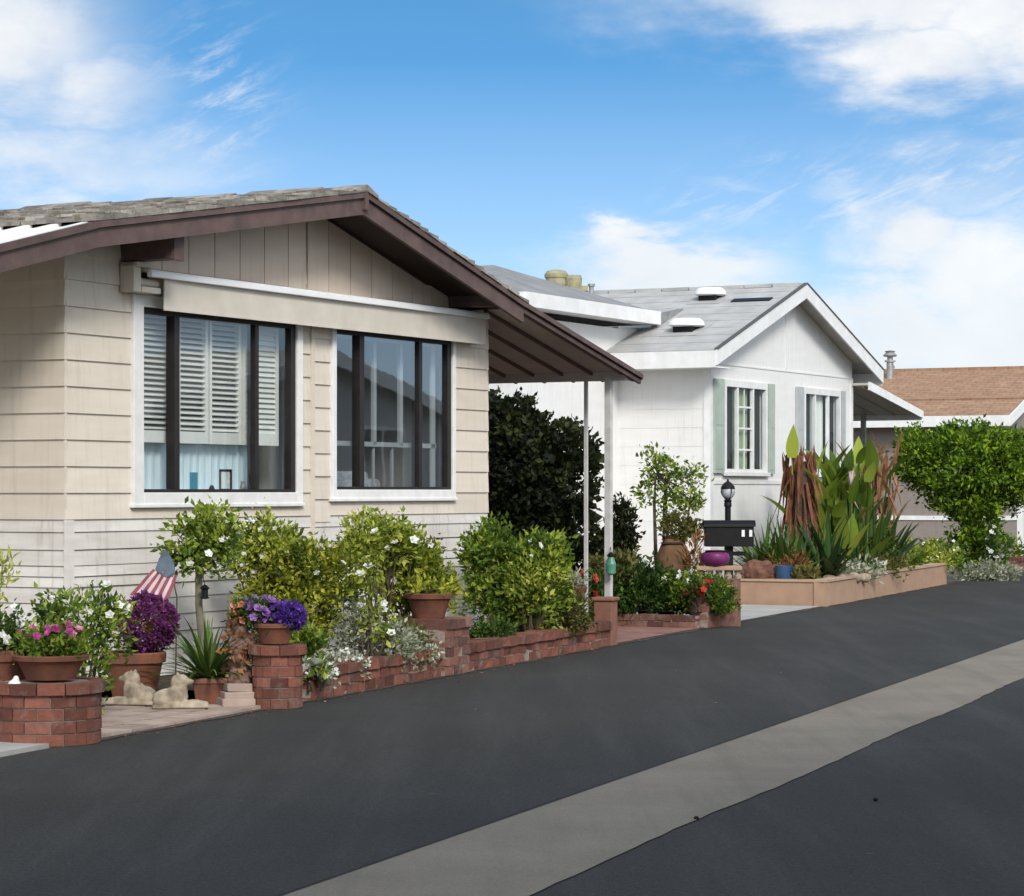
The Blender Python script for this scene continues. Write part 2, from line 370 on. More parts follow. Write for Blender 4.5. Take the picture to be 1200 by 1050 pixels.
def tag(o, label, cat, group=None):
    o['label'] = label; o['category'] = cat
    if group: o['group'] = group
    return o
def thing(name, label, cat, loc=(0, 0, 0), rotz=0, group=None):
    o = bpy.data.objects.new(name, None); COL.objects.link(o); o.empty_display_size = .2
    o.location = loc; o.rotation_euler = (0, 0, rotz); return tag(o, label, cat, group)
def struct(o): o['kind'] = 'structure'; return o
def solo(mb, name, mats, loc, label, cat, rotz=0, group=None, smooth=False):
    o = mb.build(name, mats, None, smooth, loc, rotz); return tag(o, label, cat, group)
def autosmooth(o, ang=40):
    me = o.data
    me.polygons.foreach_set('use_smooth', [True]*len(me.polygons))
    me.set_sharp_from_angle(angle=math.radians(ang)); return o
def bevel(o, w=.01, seg=2):
    b = o.modifiers.new('bevel', 'BEVEL'); b.width = w; b.segments = seg; b.limit_method = 'ANGLE'; return o
def remesh(o, vox=.015, smooth=True):
    r = o.modifiers.new('remesh', 'REMESH'); r.mode = 'VOXEL'; r.voxel_size = vox; r.use_smooth_shade = smooth
    sm = o.modifiers.new('smooth', 'SMOOTH'); sm.factor = .5; sm.iterations = 3
    return o
def lumpy(o, strength, size, seed=0):
    tx = bpy.data.textures.new('lumps', 'CLOUDS'); tx.noise_scale = size
    d = o.modifiers.new('lumps', 'DISPLACE'); d.texture = tx; d.strength = strength; d.mid_level = .5; d.texture_coords = 'GLOBAL'
    return o

# ------------------------------------------------------------------ plants
def clumps_in(blobs, n, inner=.55, lumps=1.0):
    """clump centres spread over lumpy ellipsoids (cx,cy,cz,rx,ry,rz)"""
    vol = np.array([b[3]*b[4]+b[4]*b[5]+b[3]*b[5] for b in blobs]); vol = vol/vol.sum()
    C = []; O = []
    for b, w in zip(blobs, vol):
        k = max(3, int(n*w)); d = NR.normal(size=(k, 3)); d /= np.linalg.norm(d, axis=1)[:, None]
        ph = NR.random(3)*6
        lump = 1+lumps*(.16*np.sin(d[:, 0]*5+ph[0])+.13*np.sin(d[:, 1]*6+ph[1])+.13*np.sin(d[:, 2]*7+ph[2]))
        r = (inner+(1-inner)*NR.random(k)**.6)*lump
        C.append(np.array(b[:3])+d*np.array(b[3:])*r[:, None]); O.append(d)
    return np.concatenate(C), np.concatenate(O)
def foliage(mb, blobs, nclump, per, size, crad, inner=.55, up=.35, aspect=.5, zmin=None, tbias=.5, lumps=1.0):
    C, O = clumps_in(blobs, nclump, inner, lumps)
    if zmin is not None:
        k = C[:, 2] > zmin; C, O = C[k], O[k]
    P = np.repeat(C, per, 0)+NR.normal(0, crad, (len(C)*per, 3)); OO = np.repeat(O, per, 0)
    cl = np.repeat(NR.normal(tbias, .27, len(C)), per)
    mb.leaves(P, size, OO, up, aspect, tvar=cl)
    return C
def shrub(name, label, cat, base, blobs, nclump, per, size, leaf, crad=.05, stems=6, bark='barkd', srad=.012, flowers=None, group=None, inner=.55, up=.35, aspect=.5, trunk=None, tbias=.5, zmin=.02):
    """blobs relative to base"""
    t = thing(name, label, cat, base, 0, group)
    if size < .06: nclump, per, size = int(nclump*1.3), int(per*1.25), size*1.12
    mb = MB(); C = foliage(mb, blobs, nclump, per, size, crad, inner, up, aspect, zmin, tbias)
    mb.build('foliage' if trunk is None else 'crown', leaf, t)
    sb = MB()
    if trunk is not None:
        for pts, rads in trunk: sb.tube(pts, rads, 8)
        src = Vector(trunk[0][0][-1])
    else: src = Vector((0, 0, 0))
    idx = NR.choice(len(C), min(stems, len(C)), replace=False)
    for i in idx:
        e = Vector(C[i]); mid = src.lerp(e, .5)+Vector((RNG.gauss(0, .04), RNG.gauss(0, .04), .03))
        st = src+Vector((RNG.gauss(0, .03), RNG.gauss(0, .03), 0)) if trunk is None else src
        sb.tube([st, mid, e], [srad, srad*.7, srad*.35], 5)
    if sb.v: sb.build('stem' if trunk is None else 'trunk', bark, t)
    if flowers:
        for (n, r, m, zf) in flowers:
            fb = MB(); out = [i for i in range(len(C)) if C[i][2] > zf]
            for i in NR.choice(out, min(n, len(out)), replace=False):
                b0 = blobs[0]; c = Vector(C[i]); o = (c-Vector(b0[:3])).normalized()
                fb.bloom(c+o*(crad*1.1)+Vector((.1*crad, -.8*crad, .6*crad)), r*RNG.uniform(.7, 1.25), 5)
            fb.build('blossoms', m, t)
    return t

# ------------------------------------------------------------------ brick pieces
def brick_run(mb, L, th, h, course=.076, blen=.205, cap=True, jit=.0065):
    """brick wall along local x from 0..L, y 0..th, bricks = slot 0, mortar = slot 1"""
    mb.box((.006, .008, -.05), (L-.006, th-.008, h-.01), m=1)
    n = max(1, int(round(h/course))); ch = h/n
    for r in range(n-1 if cap else n):
        x = -blen*.5 if r % 2 else 0
        while x < L:
            a, b = max(0, x), min(L, x+blen)
            if b-a > .03:
                o = RNG.uniform(-.006, .006)
                mb.box((a+.005, o, r*ch+.005), (b-.005, th-o, (r+1)*ch-.005), jit=jit)
            x += blen
    if cap:
        x = 0
        while x < L:
            b = min(L, x+.21)
            if b-x > .03: mb.box((x+.004, -.025, h-ch+.003), (b-.004, th+.025, h+RNG.uniform(-.004, .006)), jit=jit)
            x += .21
def brick_ring(mb, r, h, course=.076, n=12, cap=True, rin=0.0):
    mb.lathe([(max(rin, .01), -.05), (r-.012, -.05), (r-.012, h-.012), (max(rin, .01), h-.012)], seg=36, m=1)
    k = max(1, int(round(h/course))); ch = h/k
    for c in range(k):
        last = cap and c == k-1; rr = r+(.03 if last else 0)
        for i in range(n):
            a = 2*pi*(i+.5*(c % 2))/n; w = pi*rr/n
            for s_ in (0, 1):       # two facets follow the curve
                a0 = a+(s_-.5)*pi/n*1.0; 
            mt = Matrix.Rotation(a, 4, 'Z')
            ro = rr+RNG.uniform(-.004, .004); ri = max(.03, rr-.10)
            vs = []
            for z in (c*ch+.005, (c+1)*ch-.005):
                for q in (-1, 0, 1):
                    an = q*(pi/n*.955); vs.append(mt @ Vector((ro*math.cos(an), ro*math.sin(an), z)))
                for q in (1, 0, -1):
                    an = q*(pi/n*.955); vs.append(mt @ Vector((ri*math.cos(an), ri*math.sin(an), z)))
            fs = [(5, 4, 3, 2, 1, 0), (6, 7, 8, 9, 10, 11)]+[(j, (j+1) % 6, 6+(j+1) % 6, 6+j) for j in range(6)]
            mb.add(vs, fs, RNG.random())
def pot_profile(r, h, rim=.03, foot=.68):
    return [(r*foot, 0), (r*(foot+.12), h*.35), (r*.95, h*.76), (r*.97, h*.78), (r*1.06, h*.79), (r*1.08, h*.97), (r*1.04, h), (r*.92, h), (r*.9, h*.9), (.01, h*.88)]

# =================================================================== SETTING
def sheet(name, pts, m, z=0.0):
    b = MB(); b.add([(p[0], p[1], z) for p in pts], [tuple(range(len(pts)))], .5)
    o = b.build(name, m); 
    if o.data.polygons[0].normal.z < 0: o.data.flip_normals()
    return struct(o)
M['dirt'] = mat('dry_ground', (.20, .17, .13), (.13, .11, .085), .6, .95, 0, .6, 20, detail=9)
sheet('ground', [(-600, -300, 0), (600, -300, 0), (600, 900, 0), (-600, 900, 0)], 'dirt', -.03)
# asphalt, one sheet with a slightly ragged garden edge
pts = [R(m, RNG.uniform(-.02, .02)+(-.02)) for m in np.arange(-70, 160, .6)]
sheet('road', pts+[R(160, 8.7), R(-70, 8.7)], 'asphalt', 0.0)
# concrete valley strip along the middle, its far edge clean and its near edge ragged
SR0, SR1 = 3.83, 4.73
near = [R(m, SR1+.012*math.sin(m*1.3)+RNG.uniform(-.009, .009)) for m in np.arange(-30, 120, .22)][::-1]
sheet('street_strip', [R(-30, SR0), R(120, SR0)]+near, 'strip', .005)
jb = MB()
for i in range(150):
    a, b = -30+i, -29+i
    jb.add([R(a, SR0-.018+RNG.uniform(-.006, .006), .006), R(b, SR0-.018+RNG.uniform(-.006, .006), .006), R(b, SR0+.006, .006), R(a, SR0+.006, .006)], [(0, 1, 2, 3)])
M['joint'] = mat('dark_joint', (.022, .02, .019), None, 8, .95)
struct(jb.build('street_joint', 'joint'))
kb = MB()
kb.ext([(0, -.05), (.15, -.05), (.15, .11), (.02, .12), (0, .10)], 'y', -70, 150)
k = struct(kb.build('kerb', 'concrete', loc=R(0, 8.7), rotz=-RA))
sheet('pavement', [R(-70, 8.85), R(150, 8.85), R(150, 10.1), R(-70, 10.1)], 'concrete', .10)
# beds and drives
sheet('flower_bed_soil', [R(-.1, -.12), R(7.6, -.12), R(7.6, -2.4), R(-.1, -2.6)], 'soil', .075)
sheet('side_bed_soil', [R(-20, -.6), R(-3.2, -.6), R(-3.2, -4.0), R(-20, -4)], 'soil', .02)
def brickpave_mat(name, c1, c2, mo, rot, bw=.22, rh=.11):
    m, nt = new_mat(name); v = coords(nt)
    mp = nd(nt, 'ShaderNodeMapping'); mp.inputs['Rotation'].default_value = (0, 0, rot); nt.links.new(v, mp.inputs[0])
    b = nd(nt, 'ShaderNodeTexBrick'); b.inputs['Scale'].default_value = 1; b.inputs['Brick Width'].default_value = bw; b.inputs['Row Height'].default_value = rh
    b.inputs['Mortar Size'].default_value = .006; b.inputs['Color1'].default_value = rgb(c1); b.inputs['Color2'].default_value = rgb(c2); b.inputs['Mortar'].default_value = rgb(mo)
    nt.links.new(mp.outputs[0], b.inputs['Vector'])
    c = mixc(nt, 1.0, b.outputs[0], ramp(nt, noise(nt, v, 2.5, 7), [(.3, (.72, .7, .7)), (.7, (1.15, 1.15, 1.15))]), 'MULTIPLY')
    finish(nt, c, .9, b.outputs['Fac'], -.4, .01); return m
M['drivebrick'] = brickpave_mat('red_driveway_bricks', (.30, .16, .125), (.24, .125, .10), (.15, .09, .07), .48)
dv = [R(7.75, -.02), R(11.25, -.02)]
sheet('brick_driveway', [dv[0], dv[1], dv[1]+HV*14, dv[0]+HV*14], 'drivebrick', .012)
d2 = [R(11.6, -.02), R(16.9, -.02)]
sheet('concrete_driveway', [d2[0], d2[1], d2[1]+HV*14, d2[0]+HV*14], 'concrete', .012)
pb = MB()      # tan stone pavers by the step of the first house
for i in range(9):
    for j in range(7):
        a = -3.2+i*.30+(.13 if j % 2 else 0); n0 = -.02-j*.26
        q = [R(a+.012, n0-.01), R(a+.288, n0-.01), R(a+.288, n0-.25), R(a+.012, n0-.25)]
        zz = .02+RNG.uniform(0, .008)
        pb.slab([(p.x, p.y, zz) for p in q], .05)
struct(pb.build('paver_path', 'paver'))
cb = MB(); cb.slab([R(-6, -.05, .03), R(-3.25, -.05, .025), R(-3.3, -.7, .03), R(-6, -.7, .03)], .08)
struct(cb.build('concrete_walk', 'concrete'))

# =================================================================== FIRST HOUSE (beige)
H1 = Vector((-3.5, 20, 0))
h1 = thing('mobile_home', 'beige mobile home with brown gable eaves and two wide front windows', 'house', H1, HROT)
BR = [(-2.6, 3.11), (-.4, 3.64), (3.5, 4.26), (6.35, 3.54), (6.6, 3.477), (9.4, 2.87)]
def rz(x):
    for (a, za), (b, zb) in zip(BR, BR[1:]):
        if x <= b: return za+(zb-za)*(x-a)/(b-a)
    return BR[-1][1]
WIN = [(.86, 3.42, 1.48, 3.20), (3.93, 6.27, 1.52, 3.20)]
INN = [(1.0, 3.33, 1.585, 3.10), (4.0, 6.21, 1.61, 3.10)]
# structural wall behind the boards
wb = MB()
for (a, b, c, d) in ((0, 1.0, .55, 3.40), (3.33, 4.0, .55, 3.40), (6.21, 7, .55, 3.40), (1.0, 3.33, .55, 1.585), (4.0, 6.21, .55, 1.61), (1.0, 3.33, 3.10, 3.40), (4.0, 6.21, 3.10, 3.40)):
    wb.box((a, .022, c), (b, .12, d))
wb.box((.022, .12, .55), (.12, 14, 3.5)); wb.box((6.9, .12, .55), (6.98, 14, 3.35)); wb.box((.12, 13.9, .55), (6.9, 14, 3.35))
wb.ext([(.02, 3.40), (6.98, 3.40), (6.98, rz(6.98)-.06), (3.5, 4.18), (.02, rz(.02)-.06)], 'y', .03, .12)
wb.build('inner_wall', 'inside', h1)
sb = MB()
CO = .209
rows = [1.374+CO*i for i in range(0, 11)]
def lap(x0, x1, z, t=None):
    if x1-x0 < .02: return
    z1 = min(z+CO, rz((x0+x1)/2)-.07)
    if z1-z < .03: return
    sb.ext([(-.020, z), (-.003, z1+.004), (.022, z1+.004), (.022, z)], 'x', x0, x1, t)
for i, z in enumerate(rows):
    cuts = sorted([(a, b) for (a, b, c, d) in WIN if z+CO > c+.03 and z < d-.02])
    x = 0.0
    segs = []
    for a, b in cuts:
        segs.append((x, a)); x = b
    segs.append((x, 7.0))
    for (a, b, c, d) in WIN:      # the board that runs on under a window sill
        if z < c-.03 < z+CO-.03 and (a, b) in cuts: sb.ext([(-.020, z), (-.008, c-.022), (.022, c-.022), (.022, z)], 'x', a, b)
    for (a, b) in segs:
        if a > 3 and b < 4.2:      # between the windows the boards break on a vertical joint
            lap(a, 3.585, z); z_ = z-.06; sb.ext([(-.020, z_), (-.003, z_+CO), (.022, z_+CO), (.022, z_)], 'x', 3.645, b)
        elif b-a > 3:
            xx = a
            while xx < b-.05:
                e = min(b, xx+9)
                if b-e < .4: e = b
                lap(xx+.002, e-.002, z); xx = e
        else: lap(a, b, z)
for z in rows:      # left side wall
    z1 = min(z+CO, 3.56)
    if z1-z > .03: sb.ext([(-.020, z), (-.003, z1+.004), (.022, z1+.004), (.022, z)], 'y', -.014, 14)
for z in rows: sb.ext([(7.02, z), (7.003, z+CO), (6.978, z+CO), (6.978, z)], 'y', -.012, 14)
sb.box((3.588, -.03, 1.05), (3.642, .0, 3.2))
sb.build('siding', 'siding', h1)
kb = MB()
z = .04; k = 0
while z < 1.37:
    hgt = RNG.choice((.085, .11, .125, .14)); z1 = min(1.372, z+hgt)
    x = 0.0
    while x < 7:
        e = min(7.0, x+RNG.uniform(2.6, 5))
        if 7-e < .5: e = 7.0
        o = RNG.uniform(-.003, .005); tl = RNG.uniform(-.006, .006)
        vs = [(x+.001, -.016+o, z+.006), (e-.001, -.016+o, z+.006+tl), (e-.001, -.004+o, z1), (x+.001, -.004+o, z1), (x+.001, .03, z+.006), (e-.001, .03, z+.006), (e-.001, .03, z1), (x+.001, .03, z1)]
        kb.add(vs, [(0, 1, 2, 3), (7, 6, 5, 4), (0, 4, 5, 1), (1, 5, 6, 2), (2, 6, 7, 3), (3, 7, 4, 0)]); x = e
    kb.ext([(-.016, z+.006), (-.004, z1), (.03, z1), (.03, z+.006)], 'y', -.01, 14)
    kb.ext([(7.016, z+.006), (7.004, z1), (6.97, z1), (6.97, z+.006)], 'y', 0.03, 14)
    z = z1
kb.box((-.02, -.024, .02), (.1, -.012, 1.37)); kb.box((.03, .03, .02), (6.97, .06, 1.372))
kb.build('skirting', 'skirt', h1)
# gable boards
gb = MB()
xs = [.88+.385*i for i in range(0, 7)]+[3.49]
xs2 = [3.515]+[3.49+.385*i for i in range(1, 7)]+[6.14]
for arr in (xs, xs2):
    for a, b in zip(arr, arr[1:]):
        if b-a < .05: continue
        a2, b2 = a+.006, b-.006
        gb.ext([(a2, 3.405), (b2, 3.405), (b2, rz(b2)-.10), (a2, rz(a2)-.10)], 'y', -.032, .015)
gb.box((.86, -.05, 3.375), (6.2, .0, 3.405))
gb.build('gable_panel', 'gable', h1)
# roof: deck with dark underside, shakes laid on top, ridge caps
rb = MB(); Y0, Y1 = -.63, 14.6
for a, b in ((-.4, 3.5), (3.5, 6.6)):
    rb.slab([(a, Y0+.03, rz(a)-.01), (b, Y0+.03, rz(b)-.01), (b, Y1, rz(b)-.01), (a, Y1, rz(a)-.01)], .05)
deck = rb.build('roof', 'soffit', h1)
sk = MB()
for side in (0, 1):
    n = 17
    for i in range(n):
        if side == 0: a, b = -.46+i*(3.96/n), -.46+(i+1.35)*(3.96/n)
        else: a, b = 6.62-i*(3.12/n), 6.62-(i+1.35)*(3.12/n)
        if side == 0: b = min(b, 3.5)
        else: b = max(b, 3.5)
        y = Y0-.03+RNG.uniform(-.02, 0)
        while y < Y1:
            w = RNG.uniform(.09, .26); th = RNG.uniform(.028, .055); dd = RNG.uniform(-.03, .02)
            aa = a+(dd if side == 0 else -dd)
            za, zb = rz(max(-.4, aa))+.002, rz(b)+.002
            if aa < -.4: za -= .008
            vs = [(aa, y, za), (aa, y+w-.006, za), (b, y+w-.006, zb), (b, y, zb), (aa, y, za+th), (aa, y+w-.006, za+th+RNG.uniform(-.004, .004)), (b, y+w-.006, zb+.012), (b, y, zb+.012)]
            sk.add(vs, [(0, 1, 2, 3), (7, 6, 5, 4), (0, 4, 5, 1), (1, 5, 6, 2), (2, 6, 7, 3), (3, 7, 4, 0)])
            y += w
sk.build('roof_shakes', 'shake', deck)
rc = MB(); y = Y0-.04
while y < Y1:
    w = .30; hh = RNG.uniform(.045, .075)
    rc.ext([(3.32, rz(3.32)+.02), (3.5, 4.262+.012), (3.68, rz(3.68)+.02), (3.68, rz(3.68)+.04), (3.5, 4.262+hh), (3.32, rz(3.32)+.04)], 'y', y, y+w)
    y += w*.78
rc.build('ridge_cap', 'shake', deck)
fb = MB()
def rake(mb, a, b, y0, y1, top, bot):
    mb.ext([(a, rz(a)+bot), (b, rz(b)+bot), (b, rz(b)+top), (a, rz(a)+top)], 'y', y0, y1)
for a, b in zip([q[0] for q in BR], [q[0] for q in BR][1:]):
    rake(fb, a, b, Y0, Y0+.035, -.055, -.20 if b < 6.7 else -.10)
    rake(fb, a, b, Y0-.03, Y0+.02, .004, -.05 if b < 6.7 else -.045)
    rake(fb, max(a, -.4), min(b, 6.6), -.008, .02, -.062, -.11) if b > -.39 and a < 6.5 else None
fb.box((3.47, Y0-.036, 4.10), (3.53, Y0+.01, 4.27))
fb.box((-2.64, Y0, 2.93), (-2.6, 8, 3.09)); fb.box((9.40, Y0, 2.81), (9.44, 9, 2.87))
fb.build('fascia', 'brown', h1)
for x0, zt in ((.72, 3.65), (6.15, 3.62)):
    b_ = MB(); b_.box((x0, -.52, zt-.20), (x0+.15, -.005, zt))
    b_.box((x0+.004, -.535, zt-.215), (x0+.146, -.52, zt+.03)); bevel(b_.build('roof_beam', 'brown', h1), .006)
# side awnings of the roof
lb = MB(); lb.slab([(-2.6, Y0+.04, rz(-2.6)-.02), (-.38, Y0+.04, rz(-.38)-.02), (-.38, 8, rz(-.38)-.02), (-2.6, 8, rz(-2.6)-.02)], .03)
y = Y0+.05
while y < 8:      # corrugations running down the slope
    lb.ext([(-2.58, rz(-2.58)-.022), (-.42, rz(-.42)-.022), (-.42, rz(-.42)+.006), (-2.58, rz(-2.58)+.006)], 'y', y, y+.06); y += .28
lb.build('side_awning', 'white', h1)
ribs = MB(); ab = MB(); ab.slab([(6.605, Y0+.04, rz(6.6)-.01), (9.4, Y0+.04, rz(9.4)-.01), (9.4, 9, rz(9.4)-.01), (6.5, 9, rz(6.6)-.01)], .03)
y = Y0+.08
while y < 9:
    ribs.ext([(6.64, rz(6.64)-.075), (9.39, rz(9.39)-.075), (9.39, rz(9.39)-.042), (6.64, rz(6.64)-.042)], 'y', y, y+.03); y += .36
ab.box((9.1, Y0+.05, 2.80), (9.2, 9, 2.90))
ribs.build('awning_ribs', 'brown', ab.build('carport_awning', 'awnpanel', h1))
for (x, y, r, nm) in ((9.12, -.37, .034, 'carport_post'), (9.32, .0, .018, 'carport_post')):
    p = MB(); p.box((x-r, y-r, 0), (x+r, y+r, 2.85 if r > .03 else 2.82)); p.box((x-r*2, y-r*2, 0), (x+r*2, y+r*2, .02)); p.build(nm, 'post', h1)
for y in (3.0, 6.2): p = MB(); p.box((9.08, y-.04, 0), (9.16, y+.04, 2.84)); p.build('carport_post', 'post', h1)
# window awning over both windows
aw = MB()
aw.box((1.08, -.19, 3.075), (6.62, -.178, 3.33))
aw.ext([(-.006, 3.40), (-.006, 3.425), (-.20, 3.385), (-.20, 3.36)], 'x', .84, 6.62)
for i in range(26): aw.box((1.08+i*.213, -.193, 3.07), (1.08+(i+1)*.213-.003, -.176, 3.082+.004*(i % 2)))
aw.box((6.60, -.178, 3.075), (6.62, -.02, 3.39))
awn = aw.build('window_awning', 'offwhite', h1)
bar = MB(); bar.box((.84, -.235, 3.325), (6.63, -.185, 3.372)); bar.box((.84, -.225, 3.372), (6.63, -.19, 3.385)); bevel(bar.build('front_bar', 'whitemetal', awn), .01)
br = MB(); br.box((.70, -.16, 3.20), (.80, -.02, 3.44)); br.box((.70, -.20, 3.40), (.90, -.02, 3.44)); br.box((.80, -.17, 3.20), (1.06, -.04, 3.25))
br.tube([(.80, -.10, 3.29), (1.1, -.10, 3.29)], .035, 12); bevel(br.build('end_bracket', 'offwhite', awn), .008)
gk = MB(); gk.box((.80, -.03, 3.255), (1.08, -.024, 3.40)); gk.build('bracket_shadow_plate', 'darkframe', awn)  # dark plate stands in for the shade in the gap behind the bracket
# windows
def window(parent, w, inn, mull, railz, kind):
    x0, x1, z0, z1 = w; a, b, c, d = inn
    f = MB()
    f.box((x0, -.045, z0), (a, .02, z1)); f.box((b, -.045, z0), (x1, .02, z1)); f.box((a, -.045, z0), (b, .02, c)); f.box((a, -.045, d), (b, .02, z1))
    f.box((x0-.02, -.055, z0-.02), (x1+.02, -.0, z0+.012))
    win = f.build('window', 'white', parent); bevel(win, .006)
    s = MB()
    s.box((a, -.02, c), (a+.03, .06, d)); s.box((b-.075, -.02, c), (b, .06, d)); s.box((a+.03, -.02, c), (b-.075, .06, c+.028)); s.box((a+.03, -.02, d-.05), (b-.075, .06, d))
    for mx, mw in mull: s.box((mx-mw/2, -.03, c+.028), (mx+mw/2, .055, d-.05))
    sash = s.build('sash', 'darkframe', win)
    ed = [a+.03]+[q for mx, mw in mull for q in (mx-mw/2, mx+mw/2)]+[b-.075]
    for i in range(0, len(ed), 2):
        g = MB(); y = .012 if i != 2 else -.004
        g.add([(ed[i], y, c+.028), (ed[i+1], y, c+.028), (ed[i+1], y, d-.05), (ed[i], y, d-.05)], [(0, 1, 2, 3)]); g.build('pane', 'glass' if kind == 'shutters' else 'glass_sky', sash)
    r = MB()
    if kind == 'shutters':
        Y = .10
        for (p, q, stl) in ((1.05, 1.63, 0), (1.67, 2.11, 1), (2.14, 2.62, 1), (2.66, 3.22, 2)):
            r.box((p, Y-.012, railz), (p+.03, Y+.03, d-.02)); r.box((q-.04, Y-.012, railz), (q, Y+.03, d-.02)); r.box((p+.03, Y-.012, railz), (q-.04, Y+.03, railz+.10))
            n = 21
            for i in range(n):
                zc = railz+.125+i*(d-railz-.13)/n; an = (.55 if stl < 2 else 1.0)+RNG.uniform(-.08, .08)
                mt = Matrix.Translation((0, Y+.012, zc)) @ Matrix.Rotation(an, 4, 'X'); r.box((p+.028, -.028, -.003), (q-.038, .028, .003), mtx=mt)
        pass
        r.build('blind', 'shutter', win)
        cu = MB()
        n = 60; P = []
        for i in range(n+1):
            x = 1.04+1.95*i/n; yy = Y+.10+.008*math.sin(i*1.9)
            P += [(x, yy, c-.0), (x, yy, railz+.03)]
        cu.add(P, [(2*i, 2*i+2, 2*i+3, 2*i+1) for i in range(n)]); cu.build('lower_curtain', 'curtain', win)
        lg = MB(); lg.box((a+.02, .12, c-.03), (b-.07, .34, c+.012)); lg.build('sill_shelf', 'inside', win)
    else:
        Y = .10
        r.box((a+.02, Y, railz-.02), (b-.09, Y+.03, railz+.025)); r.box((4.90, Y, railz), (4.955, Y+.03, d-.04)); r.box((5.40, Y, railz), (5.46, Y+.03, d-.04))
        r.box((6.02, Y, c), (6.10, Y+.02, d)); r.box((a+.03, Y, d-.075), (b-.08, Y+.03, d-.05))
        r.box((4.93, Y+.02, c), (4.955, Y+.04, railz)); r.box((5.28, Y+.02, c), (5.31, Y+.04, railz))
        r.build('inner_frame', 'greyshut', win)
    return win
w1 = window(h1, WIN[0], INN[0], [(1.483, .075), (2.69, .055)], 2.0, 'shutters')
w2 = window(h1, WIN[1], INN[1], [(4.47, .085), (5.58, .06)], 2.04, 'open')
ib = MB(); ib.box((.12, .12, .60), (6.9, 6, .66)); ib.box((.12, 4.2, .66), (6.9, 4.3, 3.38)); ib.box((.12, .12, 3.36), (6.9, 6, 3.39)); ib.box((3.58, .125, .66), (3.66, 4.2, 3.36)); ib.build('interior_room', 'inside', h1)
def h1p(x, y, z): return H1+HU*x+HV*y+Vector((0, 0, z))
c1 = INN[0][2]+.012
m_ = MB(); m_.box((-.055, -.01, 0), (.055, .01, .16)); m_.box((-.045, -.013, .012), (.045, -.010, .148), t=.9)
o = m_.build('greeting_card', 'teal', None, False, h1p(2.04, .19, c1), HROT+.12); tag(o, 'small teal card standing on the sill behind the shuttered window', 'card')
pf = thing('picture_frame', 'small dark picture frame with pale print on the window sill', 'picture frame', h1p(2.53, .20, c1), HROT-.1)
m_ = MB(); 
for q in (((-.085, -.01, 0), (-.065, .012, .19)), ((.065, -.01, 0), (.085, .012, .19)), ((-.065, -.01, 0), (.065, .012, .02)), ((-.065, -.01, .17), (.065, .012, .19))): m_.box(*q)
m_.build('frame', 'black', pf); m_ = MB(); m_.box((-.065, -.004, .02), (.065, .006, .17)); m_.build('print', 'paper', pf)
m_ = MB(); m_.lathe([(.018, 0), (.03, .01), (.034, .04), (.02, .06), (.014, .075), (.02, .085)], seg=14)
solo(m_, 'ornament', 'metalgrey', h1p(2.80, .19, c1), 'tiny round trinket on the sill right of the picture frame', 'ornament', smooth=True)
m_ = MB(); m_.lathe([(.02, 0), (.026, .02), (.012, .05)], seg=12); solo(m_, 'candle_holder', 'black', h1p(2.30, .18, c1), 'tiny dark trinket between the teal card and the picture frame', 'ornament')
sf = thing('sofa', 'grey patterned sofa seen through the right front window', 'sofa', h1p(4.85, .45, .66), HROT)
m_ = MB(); m_.box((-.82, .0, .1), (.80, .75, .5)); m_.box((-.82, .0, .5), (.80, .22, 1.06)); bevel(m_.build('seat_base', 'sofa', sf), .05, 3)
for x0, x1, zt in ((-.80, -.13, 1.07), (-.11, .62, 1.10)):
    m_ = MB(); m_.box((x0, .03, .98), (x1, .30, zt+.03)); bevel(m_.build('back_cushion', 'sofa', sf), .05, 3)

# =================================================================== SECOND HOUSE (white)
H2 = Vector((2.94, 38, 0))
h2 = thing('mobile_home', 'white mobile home with grey roof and sage green window shutters', 'house', H2, HROT)
PK2, EV2 = 4.86, 3.65
def rz2(x): return PK2-abs(x-3.05)*(PK2-EV2)/3.6
wb = MB()
w2s = [(.52, 2.15, 1.90, 3.20), (3.81, 5.42, 1.90, 3.20)]
poly = MB()
for (a, b, c, d) in ((0, .52, 0.02, 3.5), (2.15, 3.81, .02, 3.5), (5.42, 6.1, .02, 3.5), (.52, 2.15, .02, 1.9), (3.81, 5.42, .02, 1.9), (.52, 2.15, 3.2, 3.5), (3.81, 5.42, 3.2, 3.5)):
    wb.box((a, 0, c), (b, .12, d), t=.5)
wb.ext([(0, 3.5), (3.045, 3.5), (3.045, rz2(3.05)-.07), (0, rz2(0)-.07)], 'y', 0, .12, .45)
wb.ext([(3.055, 3.5), (6.1, 3.5), (6.1, rz2(6.1)-.07), (3.055, rz2(3.05)-.07)], 'y', 0, .12, .6)
wb.box((0, .12, .02), (.12, 1.62, 3.60), t=.35)
for i in range(12): wb.ext([(-.004, .3+i*.28), (.01, .3+i*.28), (.01, .575+i*.28), (-.0, .575+i*.28)], 'y', .05, 1.6, .45)
wb.box((-3.3, 1.5, .02), (0, 1.62, 4.05), t=.6); wb.box((-3.3, 1.62, .02), (-3.2, 12, 4.05), t=.3)
wb.box((6.0, .12, .02), (6.1, 12, 3.6), t=.4); wb.box((-3.2, 11.9, .02), (6, 12, 3.6))
wb.ext([(0, 3.6), (1.02, 4.02), (1.02, 4.08), (0, 4.08)], 'y', 1.5, 1.6, .5)
wb.build('wall', 'whitewall', h2)
tb = MB(); tb.box((-.01, -.016, .02), (.10, 0, 3.58)); tb.box((-.016, -.016, .02), (-.001, .10, 3.58)); tb.box((6.0, -.016, .02), (6.11, 0, 3.5)); tb.box((3.03, -.012, 3.52), (3.07, 0, 4.6))
tb.box((.10, -.014, 1.70), (6.0, 0, 1.76)); tb.box((.1, -.012, 3.49), (6.0, 0, 3.515))
